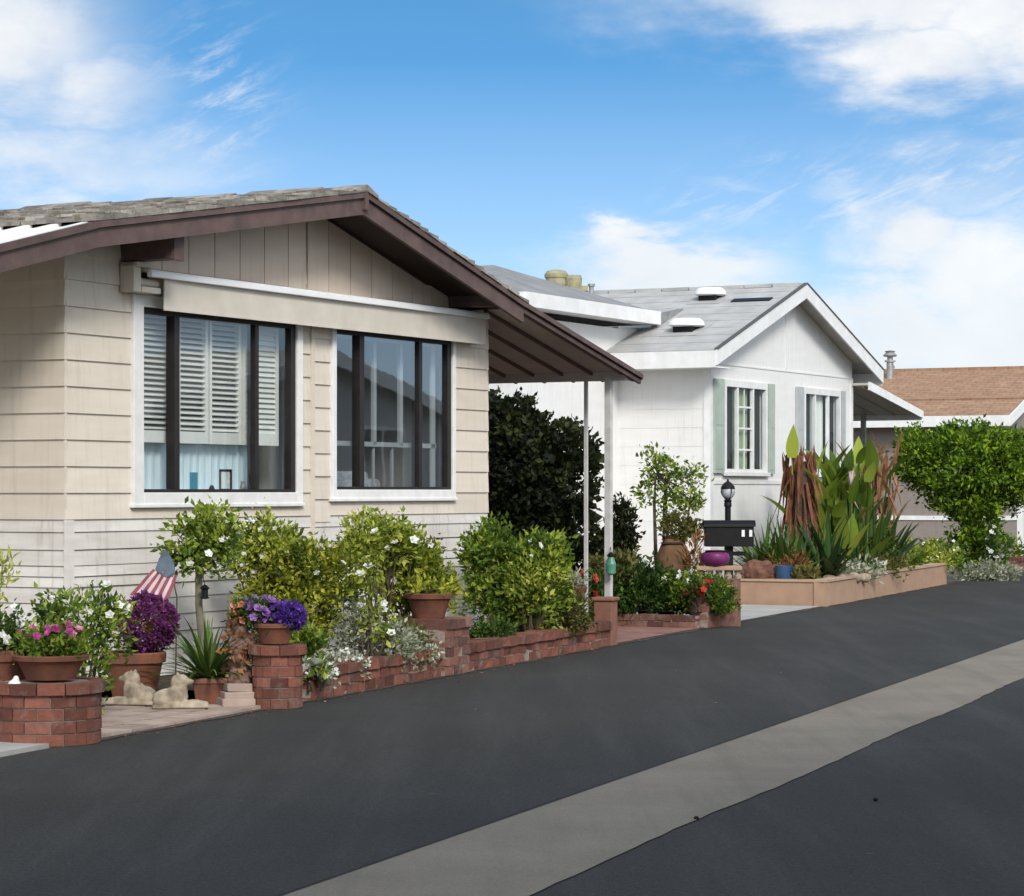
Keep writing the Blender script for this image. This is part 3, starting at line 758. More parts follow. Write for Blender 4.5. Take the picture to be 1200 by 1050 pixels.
tb.build('wall_trim', 'trimwhite', h2)
Y0b = -.33
rb = MB()
rb.slab([(-.55, Y0b, rz2(-.55)), (3.05, Y0b, PK2), (3.05, 12.3, PK2), (-.55, 12.3, rz2(-.55))], .05)
rb.slab([(6.65, Y0b, rz2(6.65)), (3.05, Y0b, PK2), (3.05, 12.3, PK2), (6.65, 12.3, rz2(6.65))], .05)
roof2 = rb.build('roof', 'roofgrey', h2)
rm = MB()
for i in range(26):    # lapped courses and ridge strip
    y = Y0b+.05+i*.48
    rm.box((2.93, y, PK2-.03), (3.17, y+.46, PK2+.03), jit=.006)
rm.build('ridge_cap', 'roofgrey', roof2)
sk = MB()
for i in range(9):
    a = -.54+i*.4; sk.slab([(a, Y0b+.01, rz2(a)+.011), (a+.395, Y0b+.01, rz2(a+.39)+.008), (a+.395, 12.2, rz2(a+.39)+.008), (a, 12.2, rz2(a)+.011)], .012, .5)
sk.build('roof_courses', 'roofgrey', roof2)
fb = MB()
def rake2(mb, a, b, y0, y1, top, bot): mb.ext([(a, rz2(a)+bot), (b, rz2(b)+bot), (b, rz2(b)+top), (a, rz2(a)+top)], 'y', y0, y1)
for a, b in ((-.57, 3.05), (3.05, 6.67)):
    rake2(fb, a, b, Y0b-.03, Y0b, .015, -.21)
fb.box((-.60, Y0b, EV2-.25), (-.555, 1.35, EV2-.005)); fb.box((6.655, Y0b, EV2-.25), (6.70, 12.3, EV2-.005))
fb.box((-.555, Y0b, EV2-.25), (-.02, 1.45, EV2-.23))
fb.build('fascia', 'trimwhite', h2)
sf_ = MB(); 
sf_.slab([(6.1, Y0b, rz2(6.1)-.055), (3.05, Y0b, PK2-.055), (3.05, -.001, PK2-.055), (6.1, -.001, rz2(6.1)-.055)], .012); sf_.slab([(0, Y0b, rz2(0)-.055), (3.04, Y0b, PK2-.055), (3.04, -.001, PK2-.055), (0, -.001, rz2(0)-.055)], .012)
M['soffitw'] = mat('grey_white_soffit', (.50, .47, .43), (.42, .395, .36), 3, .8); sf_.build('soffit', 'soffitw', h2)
ed = MB()
for a, b in ((-.57, 3.05), (3.05, 6.67)): rake2(ed, a, b, Y0b-.045, Y0b+.02, .035, .016)
M['drip'] = mat('dark_drip_edge', (.10, .095, .09), None, 6, .6); ed.build('drip_edge', 'drip', h2)
# raised side wing with its own hip roof
ZE = 4.33; RT = (-.45, 3.0, 4.95)
E = [(-3.7, 1.18, ZE), (.72, 1.18, ZE), (.72, 9, ZE), (-3.7, 9, ZE)]; T0, T1 = (-1.2, 3.0, 4.98), (-1.2, 7.5, 4.98)
wr = MB(); wr.add(E+[T0, T1], [(0, 1, 4), (1, 2, 5, 4), (2, 3, 5), (3, 0, 4, 5), (3, 2, 1, 0)], .4)
M['wingroof'] = mat('dark_grey_composition_roof', (.30, .30, .30), (.22, .22, .225), 2.6, .9, .1, .7, 180, detail=9)
wing = wr.build('wing_roof', 'wingroof', h2)
wf = MB(); wf.box((-3.72, 1.14, ZE-.19), (.76, 1.18, ZE+.012)); wf.box((.72, 1.18, ZE-.19), (.76, 9, ZE+.012)); wf.box((-3.74, 1.18, ZE-.24), (-3.70, 9, ZE+.012)); wf.box((-3.7, 1.18, ZE-.19), (.72, 1.5, ZE-.175)); wf.build('wing_fascia', 'trimwhite', h2)
fl = MB(); fl.ext([(.76, 4.10), (1.75, 4.42), (1.75, 4.45), (.76, 4.30)], 'y', 1.2, 1.3, .2); fl.build('flashing', 'metalgrey', h2)
def roofvent(x, y, l, w, h, zf=rz2):
    z = zf(x); b = MB(); b.box((x-w*.36, y-l*.36, z-.10), (x+w*.36, y+l*.36, z+.07)); v = b.build('roof_vent', 'black', h2)  # black base puts the shadow under the cap into its colour
    b = MB(); b.lathe([(.01, -.0), (w*.5, 0), (w*.62, .02), (w*.60, h*.6), (w*.48, h*.95), (.01, h)], (x, y, z+.06), 28); autosmooth(b.build('vent_cap', 'whitemetal', v), 50)
    b = MB(); b.slab([(x-w*.75, y-l*.7, zf(x-w*.75)+.024), (x+w*.7, y-l*.7, zf(x+w*.7)+.024), (x+w*.7, y+l*.7, zf(x+w*.7)+.024), (x-w*.75, y+l*.7, zf(x-w*.75)+.024)], .02); b.build('vent_flashing', 'roofgrey', v)
roofvent(.55, .62, .44, .44, .13); roofvent(2.35, 1.0, .40, .40, .13)
sl = MB(); sl.slab([(2.1, -.1, rz2(2.1)+.03), (2.25, -.1, rz2(2.25)+.03), (2.25, .55, rz2(2.25)+.03), (2.1, .55, rz2(2.1)+.03)], .03); sl.build('vent_strip', 'darkframe', roof2); sl = MB(); sl.slab([(1.3, 1.6, rz2(1.3)+.04), (1.45, 1.6, rz2(1.45)+.04), (1.45, 2.0, rz2(1.45)+.04), (1.3, 2.0, rz2(1.3)+.04)], .04); sl.build('vent_strip', 'darkframe', roof2)
# windows with shutters
def window2(x0, x1, shut, bars, centre):
    z0, z1 = 1.90, 3.20; f = MB()
    f.box((x0-.035, -.04, z0-.06), (x0+.03, .03, z1+.07)); f.box((x1-.03, -.04, z0-.06), (x1+.035, .03, z1+.07)); f.box((x0+.035, -.04, z1-.03), (x1-.035, .03, z1+.07)); f.box((x0+.035, -.04, z0-.06), (x1-.035, .03, z0+.03))
    f.box((x0-.09, -.07, z0-.075), (x1+.09, -.041, z0-.02))
    L = x1-x0; ma, mb_ = x0+L*.30, x0+L*.68
    f.box((ma-.028, -.03, z0+.03), (ma+.028, .02, z1-.03)); f.box((mb_-.028, -.03, z0+.03), (mb_+.028, .02, z1-.03))
    if bars:
        for k in (1, 2, 3): zz = z0+(z1-z0)*k/4; f.box((ma+.03, -.012, zz-.014), (mb_-.03, .01, zz+.014))
        f.box(((ma+mb_)/2-.006, -.010, z0+.03), ((ma+mb_)/2+.006, .01, z1-.03))
    w = f.build('window', 'trimwhite', h2)
    for a, b, cm in ((x0+.035, ma-.03, 'darkcurt'), (ma+.03, mb_-.03, centre), (mb_+.03, x1-.035, 'darkcurt')):
        g = MB(); g.add([(a, .004, z0+.03), (b, .004, z0+.03), (b, .004, z1-.03), (a, .004, z1-.03)], [(0, 1, 2, 3)]); g.build('pane', 'glass2', w)
        c = MB(); n = 14; P = []
        for i in range(n+1): xx = a-.02+(b-a+.04)*i/n; yy = .075+.016*(i % 2); P += [(xx, yy, z0), (xx, yy, z1)]
        c.add(P, [(2*i, 2*i+2, 2*i+3, 2*i+1) for i in range(n)]); c.build('curtain', cm, w)
    for a, b, m in shut:
        s = MB(); s.box((a, -.05, z0-.04), (b, -.003, z1+.07)); s.box((a+.04, -.056, z0+.02), (b-.04, -.05, (z0+z1)/2-.03)); s.box((a+.04, -.056, (z0+z1)/2+.03), (b-.04, -.05, z1+.01)); bevel(s.build('shutter', m, h2), .005)
window2(.52, 2.15, ((.07, .44, 'greenshut'), (2.23, 2.47, 'greenshut')), True, 'greencurt')
window2(3.81, 5.42, ((3.45, 3.73, 'greyshut'), (5.50, 5.66, 'greyshut')), False, 'shutter')
# right carport awning
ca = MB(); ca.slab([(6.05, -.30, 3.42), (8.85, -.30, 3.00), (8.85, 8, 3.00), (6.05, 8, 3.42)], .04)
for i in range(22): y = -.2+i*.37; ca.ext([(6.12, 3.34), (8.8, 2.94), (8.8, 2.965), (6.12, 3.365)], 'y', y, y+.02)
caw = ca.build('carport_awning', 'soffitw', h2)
cf = MB(); cf.ext([(6.05, 3.30), (8.88, 2.89), (8.88, 3.02), (6.05, 3.44)], 'y', -.335, -.302); cf.box((8.852, -.30, 2.86), (8.89, 8, 3.015)); cf.build('awning_fascia', 'trimwhite', caw)
p = MB(); p.box((8.46, .62, 0), (8.54, .70, 2.99)); p.build('carport_post', 'metalgrey', h2)
# evaporative cooler on the wing roof
ck = MB(); ck.lathe([(.13, -.05), (.17, .0), (.17, .10), (.19, .12), (.19, .17), (.15, .22), (.08, .24)], (0, 0, 0), 18, sq=(1, .8)); ck.lathe([(.12, -.16), (.13, .02), (.14, .14), (.12, .19)], (.27, -.02, -.04), 16); ck.box((-.2, -.12, -.1), (.5, .12, -.02))
M['olivemetal'] = mat('olive_weathered_metal', (.36, .33, .20), (.24, .22, .13), 9, .7)
tp = W(652, 334, 40.6); lc = Matrix.Rotation(-HROT, 4, 'Z') @ (tp-H2)
ck.build('roof_cooler', 'olivemetal', h2, False, lc, -HROT)
tv = MB(); tv.tube([(0, 0, -.2), (0, 0, .06)], .04, 10); tv.tube([(0, 0, .06), (0, 0, .10)], .06, 10); tp = W(693, 340, 41); tv.build('vent_pipe', 'metalgrey', h2, False, Matrix.Rotation(-HROT, 4, 'Z') @ (tp-H2))

# =================================================================== OTHER HOUSES
def gable_house(label, O, rot, w, L, ze, zp, wallm, roofm, side_window=True, cat='house', oh=.5):
    h = thing('mobile_home', label, cat, O, rot)
    def z_(x): return zp-abs(x-w/2)*(zp-ze)/(w/2+oh)
    b = MB(); b.box((0, 0, 0), (w, .1, ze-.1)); b.box((0, .1, 0), (.1, L, ze+.05)); b.box((w-.1, .1, 0), (w, L, ze+.05)); b.box((.1, L-.1, 0), (w-.1, L, ze))
    b.ext([(0, ze-.1), (w, ze-.1), (w, z_(w)-.06), (w/2, zp-.06), (0, z_(0)-.06)], 'y', 0, .1); b.build('wall', wallm, h)
    r = MB()
    for s in (0, 1):
        q = [(-oh, -.33), (w/2, -.33), (w/2, L+.3), (-oh, L+.3)]
        if s: q = [(w-x, y) for x, y in q]
        r.slab([(x, y, z_(x)) for x, y in q], .06)
    r.box((w/2-.12, -.33, zp-.04), (w/2+.12, L+.3, zp+.03)); rf = r.build('roof', roofm, h)
    f = MB()
    for a, c in ((-oh-.02, w/2), (w/2, w+oh+.02)): f.ext([(a, z_(a)-.22), (c, z_(c)-.22), (c, z_(c)+.02), (a, z_(a)+.02)], 'y', -.37, -.333)
    f.box((-oh-.04, -.333, ze-.23), (-oh-.002, L+.3, ze+.012)); f.box((w+oh+.002, -.333, ze-.23), (w+oh+.04, L+.3, ze+.012)); f.build('fascia', 'trimwhite', h)
    s = MB(); s.box((-.02, -.03, .93), (w+.02, -.002, 1.03)); s.box((-.03, -.002, .93), (-.002, L, 1.03)); s.build('belt_trim', 'trimwhite', h)
    for cx in (w*.27, w*.73):
        k = MB(); k.box((cx-.75, -.04, 1.55), (cx-.68, -.002, 2.75)); k.box((cx+.68, -.04, 1.55), (cx+.75, -.002, 2.75)); k.box((cx-.68, -.04, 2.68), (cx+.68, -.002, 2.75)); k.box((cx-.68, -.04, 1.55), (cx+.68, -.002, 1.62)); k.box((cx-.03, -.035, 1.62), (cx+.03, -.002, 2.68))
        wi = k.build('window', 'trimwhite', h); g = MB(); g.add([(cx-.68, -.02, 1.62), (cx+.68, -.02, 1.62), (cx+.68, -.02, 2.68), (cx-.68, -.02, 2.68)], [(0, 1, 2, 3)]); g.build('pane', 'glass2', wi)
        c = MB(); c.box((cx-.68, -.010, 1.62), (cx+.68, -.004, 2.68)); c.build('curtain', 'darkcurt', wi)
    return h, rf, z_
H3 = Vector((11.0, 57.5, 0))
h3, rf3, z3 = gable_house('taupe mobile home with tan shingle roof behind the trimmed round tree', H3, HROT, 6.6, 13, 3.27, 4.52, 'wallbrown', 'roofttan')
c = MB(); c.slab([(.75, -.3, z3(.75)+.035), (.95, -.3, z3(.95)+.018), (.95, 13, z3(.95)+.018), (.75, 13, z3(.75)+.035)], .03); c.build('roof_course', 'roofttan', rf3)
tp = W(1043, 434, 61.5); lc = Matrix.Rotation(-HROT, 4, 'Z') @ (tp-H3)
fl = MB(); fl.tube([(0, 0, -.4), (0, 0, .20)], .085, 12); fl.tube([(0, 0, .20), (0, 0, .24)], .13, 12); fl.tube([(0, 0, .24), (0, 0, .34)], .07, 12); fl.lathe([(.15, .33), (.17, .36), (.10, .43), (.13, .46), (.02, .48)], (0, 0, 0), 14); fl.box((.04, -.05, .05), (.2, .05, .12)); fl.build('flue_pipe', 'metalgrey', h3, False, lc)
gable_house('grey mobile home farther down the street beyond the taupe one', Vector((17.6, 76, 0)), HROT, 6.6, 13, 3.2, 4.4, 'wallgrey', 'roofgrey')
gable_house('grey mobile home across the street with white fascia', R(24.5, 12.3), HROT+pi, 9.5, 12, 2.95, 4.0, 'wallgrey', 'roofgrey')
gable_house('grey mobile home across the street behind the added shade trees', R(3.0, 15.5), HROT+pi, 7.5, 12, 3.1, 4.2, 'wallgrey', 'roofgrey')
# unseen trees added across the street to shade the near lane
def big_tree(label, base, hgt, blobs, n, per, size):
    tr = []
    top = Vector((0, 0, hgt*.45))
    tr.append(([(0, 0, -.05), (.06, .03, hgt*.2), top], [.24, .18, .14]))
    t = thing('added_shade_tree', label, 'tree', base, 0, 'added shade trees across the street')
    mb = MB(); C = foliage(mb, blobs, n, per, size, .28, .35, .1, .5, 1.5, .45); mb.build('crown', 'lf_mid', t)
    sb = MB(); sb.tube(tr[0][0], tr[0][1], 10)
    for b in blobs:
        c = Vector(b[:3]); sb.tube([top, top.lerp(c, .5)+Vector((RNG.gauss(0, .2), RNG.gauss(0, .2), .2)), c], [.12, .08, .03], 7)
    for i in NR.choice(len(C), 30, replace=False):
        e = Vector(C[i]); b = min(blobs, key=lambda q: (Vector(q[:3])-e).length); sb.tube([Vector(b[:3]), e], [.035, .01], 5)
    sb.build('trunk', 'bark', t); return t
big_tree('tall broad tree added unseen across the street for shade, with a limb over the road', (4.3, 1.8, .1), 9, [(0, 0, 6.7, 2.9, 2.6, 2.2), (-2.4, -.1, 6.1, 2.0, 1.9, 1.5), (1.9, .6, 6.0, 2.0, 1.9, 1.6), (-.4, -.8, 8.0, 2.0, 1.9, 1.3)], 620, 16, .26)
big_tree('shorter bushy tree added unseen across the street for shade, nearest the beige home', (7.6, 5.2, .1), 8, [(0, 0, 6.0, 2.6, 2.5, 2.0), (1.5, .8, 5.4, 1.8, 1.8, 1.4), (-1.6, -.4, 6.0, 1.9, 1.8, 1.5)], 480, 16, .26)
big_tree('tall narrow tree added unseen across the street for shade, behind the other two', (2.9, -3.4, .1), 11, [(0, 0, 8.6, 2.6, 2.4, 2.1), (-1.8, .2, 8.0, 1.8, 1.8, 1.5), (1.4, -.3, 9.4, 1.9, 1.8, 1.4)], 520, 16, .26)

# =================================================================== GARDEN OF THE FIRST HOUSE
BZ = pi/2-RA              # local x along the street, local y towards the garden
def pot(name, label, base, r, h, m, cat='pot', prof=None, sq=(1, 1), group=None, soil=True):
    t = thing(name, label, cat, base, RNG.uniform(0, 3), group)
    b = MB(); b.lathe(prof or pot_profile(r, h), seg=30, sq=sq); autosmooth(b.build('body', m, t), 35)
    if soil:
        s = MB(); s.lathe([(r*.88, h*.9), (r*.5, h*.935), (.01, h*.94)], seg=20, sq=sq, wob=.02); s.build('potting_soil', 'soil', t)
    return t
b = MB(); brick_run(b, 2.65, .19, .245); solo(b, 'brick_wall', ('brick', 'mortar'), R(.17, -.01), 'low red brick garden wall starting at the round brick pillar', 'wall', BZ)
b = MB(); brick_run(b, 4.05, .19, .25); solo(b, 'brick_wall', ('brick', 'mortar'), R(3.42, .0), 'low red brick garden wall ending at the capped brown post', 'wall', BZ)
b = MB(); brick_run(b, .58, .5, .485, .08); solo(b, 'brick_pier', ('brickb', 'mortar'), R(2.84, .03), 'square brick pier under the wide clay bowl in the garden wall', 'pier', BZ)
t = thing('gate_post', 'smooth reddish brown post with a cap at the end of the brick garden wall', 'post', R(7.5, .02), BZ)
b = MB(); b.box((0, 0, -.02), (.20, .20, .46)); bevel(b.build('shaft', 'terra2', t), .012); b = MB(); b.box((-.02, -.02, .46), (.22, .22, .50)); bevel(b.build('cap', 'terra2', t), .012)
b = MB(); brick_run(b, .30, .26, .455, .11, cap=False); solo(b, 'clay_block_pier', ('brickb', 'mortar'), R(7.08, -.26), 'small brown block pier under the shallow bowl beside the capped post', 'pier', BZ)
ctr = G(325, 18.88)
b = MB(); brick_ring(b, .185, .47, .078, 9); solo(b, 'brick_pillar', ('brick', 'mortar'), ctr, 'round red brick pillar at the near end of the garden wall', 'pillar')
pc = Vector((-2.96, 16.28, 0))
b = MB(); brick_ring(b, .345, .40, .08, 13); solo(b, 'brick_planter', ('brick', 'mortar'), pc, 'round red brick planter at the left edge, nearest the road', 'planter', 1.1)

pot('clay_bowl', 'wide terracotta bowl of pink flowers on the round brick planter', pc+Vector((.03, -.02, .405)), .225, .155, 'terra', 'bowl')
pot('clay_bowl', 'terracotta bowl of white flowers cut off by the left edge', pc+Vector((-.32, .22, .25)), .2, .33, 'terra', 'bowl')
s = MB(); s.ell((0, 0, .03), (.045, .035, .04)); s.ell((.01, 0, .07), (.02, .02, .025)); o = remesh(s.build('white_stone', 'white', None, False, W(17, 809, 16.0)), .008); tag(o, 'small white pointed stone on the rim of the round brick planter', 'stone')
pb0 = pc+Vector((.03, -.02, .55))
shrub('geranium', 'trailing green plant with pink flowers in the wide terracotta bowl', 'flower plant', pb0, [(0, .02, .08, .19, .14, .10), (.13, -.05, .0, .11, .12, .12), (.17, -.10, -.08, .10, .09, .11)], 110, 18, .036, 'lf_mid', .03, 5, flowers=[(60, .028, 'pt_pink', .10)])
shrub('white_petunia', 'leafy plant with white flowers in the bowl at the left edge', 'flower plant', pc+Vector((-.32, .22, .57)), [(0, 0, .12, .2, .16, .14), (.02, -.1, .0, .17, .1, .07)], 55, 16, .036, 'lf_deep', .03, 4, flowers=[(16, .033, 'pt_white', -.05)])
shrub('white_rose', 'white rose bush standing between the brick planter and the house', 'rose bush', G(98, 17.7), [(0, 0, .72, .25, .2, .17), (.16, 0, .66, .15, .14, .16), (-.18, 0, .78, .12, .12, .10), (0, 0, .35, .16, .14, .3)], 85, 15, .045, 'lf_mid', .04, 12, flowers=[(24, .034, 'pt_white', .55)])
shrub('tall_grass_tuft', 'pale yellow green sprig at the left edge against the side wall', 'plant', G(-4, 18.6), [(0, 0, .95, .12, .1, .16), (0, 0, .5, .06, .06, .4)], 26, 14, .06, 'lf_lime', .04, 5, aspect=.3, up=.9)
pp = G(157, 19.25, .02)
pot('terracotta_pot', 'large terracotta pot under the round purple flower ball', pp, .225, .37, 'terra')
t = thing('purple_flower_ball', 'dense round ball of dark purple flowers in the large terracotta pot', 'flower plant', pp+Vector((.08, 0, .36)))
b = MB(); foliage(b, [(.02, 0, .22, .20, .19, .21)], 420, 16, .024, .013, .88, .2, .8, None, .45, .25); b.build('blossoms', 'pt_purple', t)
b = MB(); foliage(b, [(.02, 0, .2, .15, .14, .17)], 60, 12, .035, .03, .5); b.build('foliage', 'lf_rust', t); b = MB(); b.tube([(0, 0, -.04), (.02, 0, .2)], .02); b.build('stem', 'barkd', t)
def statue(label, loc, sgn, rz_):
    b = MB(); E = lambda c, r: b.ell((c[0]*sgn, c[1], c[2]), r)
    E((-.03, 0, .085), (.15, .075, .075)); E((.045, 0, .125), (.068, .066, .10)); E((.055, 0, .175), (.050, .048, .07)); E((.06, 0, .225), (.058, .052, .048)); E((.115, 0, .208), (.045, .032, .028)); E((.152, 0, .215), (.012, .014, .010)); E((.02, 0, .20), (.05, .06, .07))
    for q in (-1, 1): E((.09, q*.036, .236), (.014, .012, .012)); E((.27, q*.038, .03), (.012, .022, .016)); E((.0, q*.05, .12), (.06, .03, .06))
    for q in (-1, 1):
        E((.15, q*.038, .032), (.105, .026, .03)); E((.245, q*.038, .026), (.03, .027, .022)); E((-.10, q*.062, .06), (.08, .035, .055)); E((-.02, q*.07, .025), (.07, .024, .022)); E((.03, q*.044, .262), (.020, .013, .026))
    b.box((-.18*1, -.09, -.004), (.28 if sgn > 0 else .18, .09, .014)) if sgn > 0 else b.box((-.28, -.09, -.004), (.18, .09, .014))
    o = b.build('stone_statue', 'stone', None, False, loc, rz_); o.scale = (.88, .88, .88); remesh(o, .0095); tag(o, label, 'statue', 'pale stone animal statues')
statue('reclining pale stone animal statue facing left, in front of the large terracotta pot', G(160, 18.8, .034), -1, -.25)
statue('reclining pale stone animal statue facing right, beside the agave box', G(204, 18.5, .034), 1, .18)
t = thing('planter_box', 'small rectangular clay planter with a pale rim under the spiky green plant', 'planter', G(246, 19.0, .022), .1)
b = MB(); b.ext([(-.10, 0), (.10, 0), (.125, .15), (-.125, .15)], 'y', -.09, .09); bevel(b.build('box', 'terra', t), .01); b = MB(); b.box((-.135, -.10, .15), (.135, .10, .19)); bevel(b.build('rim', 'terra2', t), .01)
t = thing('agave', 'spiky bright green agave fanning out of the rectangular clay planter', 'plant', G(243, 19.05, .2)); b = MB()
for i in range(150):
    a = RNG.uniform(0, 2*pi); e = RNG.uniform(.1, 1.3); b.blade((math.cos(a)*.03, math.sin(a)*.03, 0), (math.cos(a)*math.cos(e)*1.1, math.sin(a)*math.cos(e), math.sin(e)), RNG.uniform(.34, .58), RNG.uniform(.022, .04), RNG.uniform(.3, 1.0), 7)
b.build('leaves', 'lf_blade', t); b = MB(); b.tube([(0, 0, -.05), (0, 0, .05)], .04); b.build('stem', 'bark', t)
t = thing('tree_stump', 'gnarled pinkish brown stump beside the round brick pillar', 'stump', G(279, 18.95, .17))
b = MB()
for i in range(16): z = i/16; b.ell((RNG.gauss(0, .03)+.03*z, RNG.gauss(0, .03), .02+z*.42), (.085-.045*z+RNG.uniform(0, .02), .07-.03*z, .06))
M['stump'] = mat('pinkish_weathered_wood', (.26, .165, .13), (.11, .065, .05), 18, .95, 0, 1, 50); o = b.build('trunk', 'stump', t); remesh(o, .012)
b = MB(); foliage(b, [(.01, -.01, .22, .12, .09, .24)], 40, 6, .05, .03, .8, -.3, .7); b.build('dry_leaves', 'lf_rust', t)
b = MB(); b.box((-.13, -.11, 0), (.13, .12, .05), jit=.008); b.box((-.11, -.09, .052), (.12, .11, .10), jit=.008); b.box((-.08, -.08, .102), (.10, .09, .165), jit=.008)
o = solo(b, 'stone_slabs', 'paver', G(277, 18.85, .02), 'stack of flat stone slabs under the gnarled stump', 'stone slabs', .3); bevel(o, .008)
pz = ctr+Vector((-.02, 0, .475))
pot('terracotta_pot', 'squat terracotta pot of violet flowers on the round brick pillar', pz, .15, .15, 'terra')
t = thing('violet_flower_dome', 'smooth dome of deep violet flowers on the round brick pillar', 'flower plant', pz+Vector((.07, -.02, .13))); b = MB(); foliage(b, [(0, 0, .07, .15, .12, .09)], 260, 18, .022, .010, .9, .3, .85, None, .4, .2); b.build('blossoms', 'pt_violet', t); b = MB(); foliage(b, [(0, 0, .02, .11, .1, .06)], 30, 10, .03, .03); b.build('foliage', 'lf_deep', t)
shrub('petunia', 'mauve ruffled petunias left of the violet flower dome', 'flower plant', pz+Vector((-.09, -.02, .13)), [(0, 0, .10, .12, .1, .08)], 50, 12, .035, 'lf_deep', .025, 3, flowers=[(34, .042, 'pt_mauve', .05)])
shrub('orange_flower', 'small orange and pink flowers left of the mauve petunias', 'flower plant', pz+Vector((-.27, .08, .08)), [(0, 0, .12, .09, .08, .08), (0, 0, -.1, .05, .05, .2)], 36, 12, .035, 'lf_deep', .025, 3, flowers=[(24, .032, 'pt_orange', .06)])
# flag
t = thing('flag', 'faded red and white striped flag with a slate blue corner beside the purple flower ball', 'flag', G(205, 19.9)); f = MB(); K = 19.9/3000
def F(px, py, y=0): return ((px-205)*K, y+.012*math.sin(px*.35), CAMZ-(py-575)*K)
n = 9
for i in range(n):
    u0, u1 = i/n, (i+1)/n
    tp0 = (179+29*u0, 667+7*u0); tp1 = (179+29*u1, 667+7*u1); b0 = (152+42*u0, 697+14*u0); b1 = (152+42*u1, 697+14*u1)
    L_ = lambda A, B, q: (A[0]+(B[0]-A[0])*q, A[1]+(B[1]-A[1])*q)
    for k in range(4):
        f.add([F(*L_(tp0, b0, k/4)), F(*L_(tp1, b1, k/4)), F(*L_(tp1, b1, (k+1)/4)), F(*L_(tp0, b0, (k+1)/4))], [(0, 1, 2, 3)], .5, i % 2)
out = [(194, 643), (199, 650), (204, 660), (206, 670), (203, 675), (195, 676), (187, 672), (182, 667), (186, 655)]
f.add([F(x, y, -.01) for x, y in out], [tuple(range(len(out)))], .5, 2)
o = f.build('cloth', ('stripe_r', 'stripe_w', 'slate'), t); so_ = o.modifiers.new('thick', 'SOLIDIFY'); so_.thickness = .004
b = MB(); b.tube([F(194, 640, .02), F(207, 700, .02), (0, .02, 0)], .006, 6); b.build('pole', 'barkd', t)
# roses and shrubs, left to right
tb_ = G(236, 20.35)
shrub('standard_rose', 'small rose tree with a round leafy head on one bare trunk', 'rose tree', tb_, [(-.01, 0, 1.20, .26, .22, .22), (.17, -.03, 1.20, .15, .15, .13), (-.12, 0, 1.06, .15, .14, .11), (.10, 0, 1.36, .14, .12, .08)], 90, 14, .050, 'lf_mid', .045, 22, 'bark', .012, trunk=[([(0, 0, 0), (.01, 0, .35), (-.02, 0, .7), (-.02, 0, 1.02)], [.036, .032, .03, .028])], flowers=[(12, .034, 'pt_white', 1.0)], tbias=.6, inner=.35)
t = thing('bird_feeder', 'little dark lantern shaped feeder hanging on the rose tree trunk', 'bird feeder', W(240, 702, 20.25)); b = MB(); b.lathe([(.01, 0), (.034, .005), (.034, .015), (.026, .02), (.026, .075), (.042, .085), (.02, .105), (.006, .115)], seg=12); b.build('body', 'black', t); b = MB(); b.tube([(0, 0, .11), (-.02, .05, .17), (-.03, .10, .18)], .004, 5); b.build('hook', 'black', t)
shrub('rose_bush', 'loose lime green rose bush between the rose tree and the dense yellow green shrub', 'rose bush', G(312, 21.3, .07), [(0, 0, 1.12, .28, .22, .16), (-.14, 0, .98, .22, .18, .13), (.13, 0, .98, .2, .18, .18)], 110, 15, .045, 'lf_lime', .045, 16, flowers=[(20, .034, 'pt_white', .85)], tbias=.5)
shrub('dense_shrub', 'dense yellow green shrub with a dark underside behind the violet flowers', 'shrub', G(352, 21.35, .07), [(0, 0, .86, .44, .32, .26), (-.22, -.04, .66, .28, .26, .28), (.26, -.02, .80, .26, .26, .22), (-.06, -.1, .52, .34, .26, .32)], 330, 18, .042, 'lf_yel', .04, 14, tbias=.5, flowers=[(7, .032, 'pt_white', .8)])
shrub('rose_bush', 'tall lime green rose bush below the right front window', 'rose bush', G(440, 22.4, .07), [(0, 0, 1.14, .26, .2, .16), (-.16, 0, .99, .18, .16, .12), (.18, .03, 1.04, .18, .16, .15)], 125, 15, .045, 'lf_lime', .042, 14, flowers=[(7, .04, 'pt_white', .8)])
shrub('dense_shrub', 'yellow green shrub behind the wide clay bowl', 'shrub', G(480, 22.75, .07), [(0, 0, .78, .36, .28, .26), (.20, 0, .68, .22, .2, .18), (-.2, -.05, .74, .2, .2, .15), (0, 0, .98, .2, .18, .14)], 180, 18, .045, 'lf_yel', .042, 12, flowers=[(8, .032, 'pt_white', .55)])
shrub('slender_rose', 'thin upright rose stem with a few white blooms rising behind the brick wall', 'rose bush', G(432, 21.05, .07), [(0, 0, .95, .10, .1, .26), (.08, 0, .45, .12, .1, .2)], 22, 12, .045, 'lf_lime', .04, 9, 'barkd', .010, flowers=[(6, .044, 'pt_white', .2)])
shrub('wispy_shrub', 'low wispy silver green shrub with tiny pale flowers inside the brick wall', 'shrub', G(440, 21.25, .07), [(0, 0, .26, .34, .18, .20), (.18, 0, .2, .2, .15, .15), (-.14, 0, .46, .16, .14, .16)], 170, 14, .036, 'lf_silver', .045, 26, 'barkd', .006, flowers=[(34, .013, 'pt_white', .1)], inner=.3)
shrub('russet_shrub', 'low brownish shrub tucked behind the wispy silver shrub', 'shrub', G(470, 21.65, .07), [(0, 0, .22, .26, .16, .18)], 70, 14, .034, 'lf_olive', .04, 10, 'barkd', .006)
for px, D, rx, lab in ((360, 19.65, .15, 'mound of white alyssum nearest the round brick pillar'), (402, 20.4, .13, 'mound of white alyssum behind the low wall, left of the wispy shrub'), (490, 21.8, .11, 'mound of white alyssum just left of the square brick pier')):
    shrub('alyssum', lab, 'flower plant', G(px, D, .075), [(0, 0, .14, rx, .12, .09), (rx*.8, .02, .12, rx*.6, .1, .07)], 46, 11, .03, 'lf_silver', .028, 0, flowers=[(80, .019, 'pt_white', .08)])
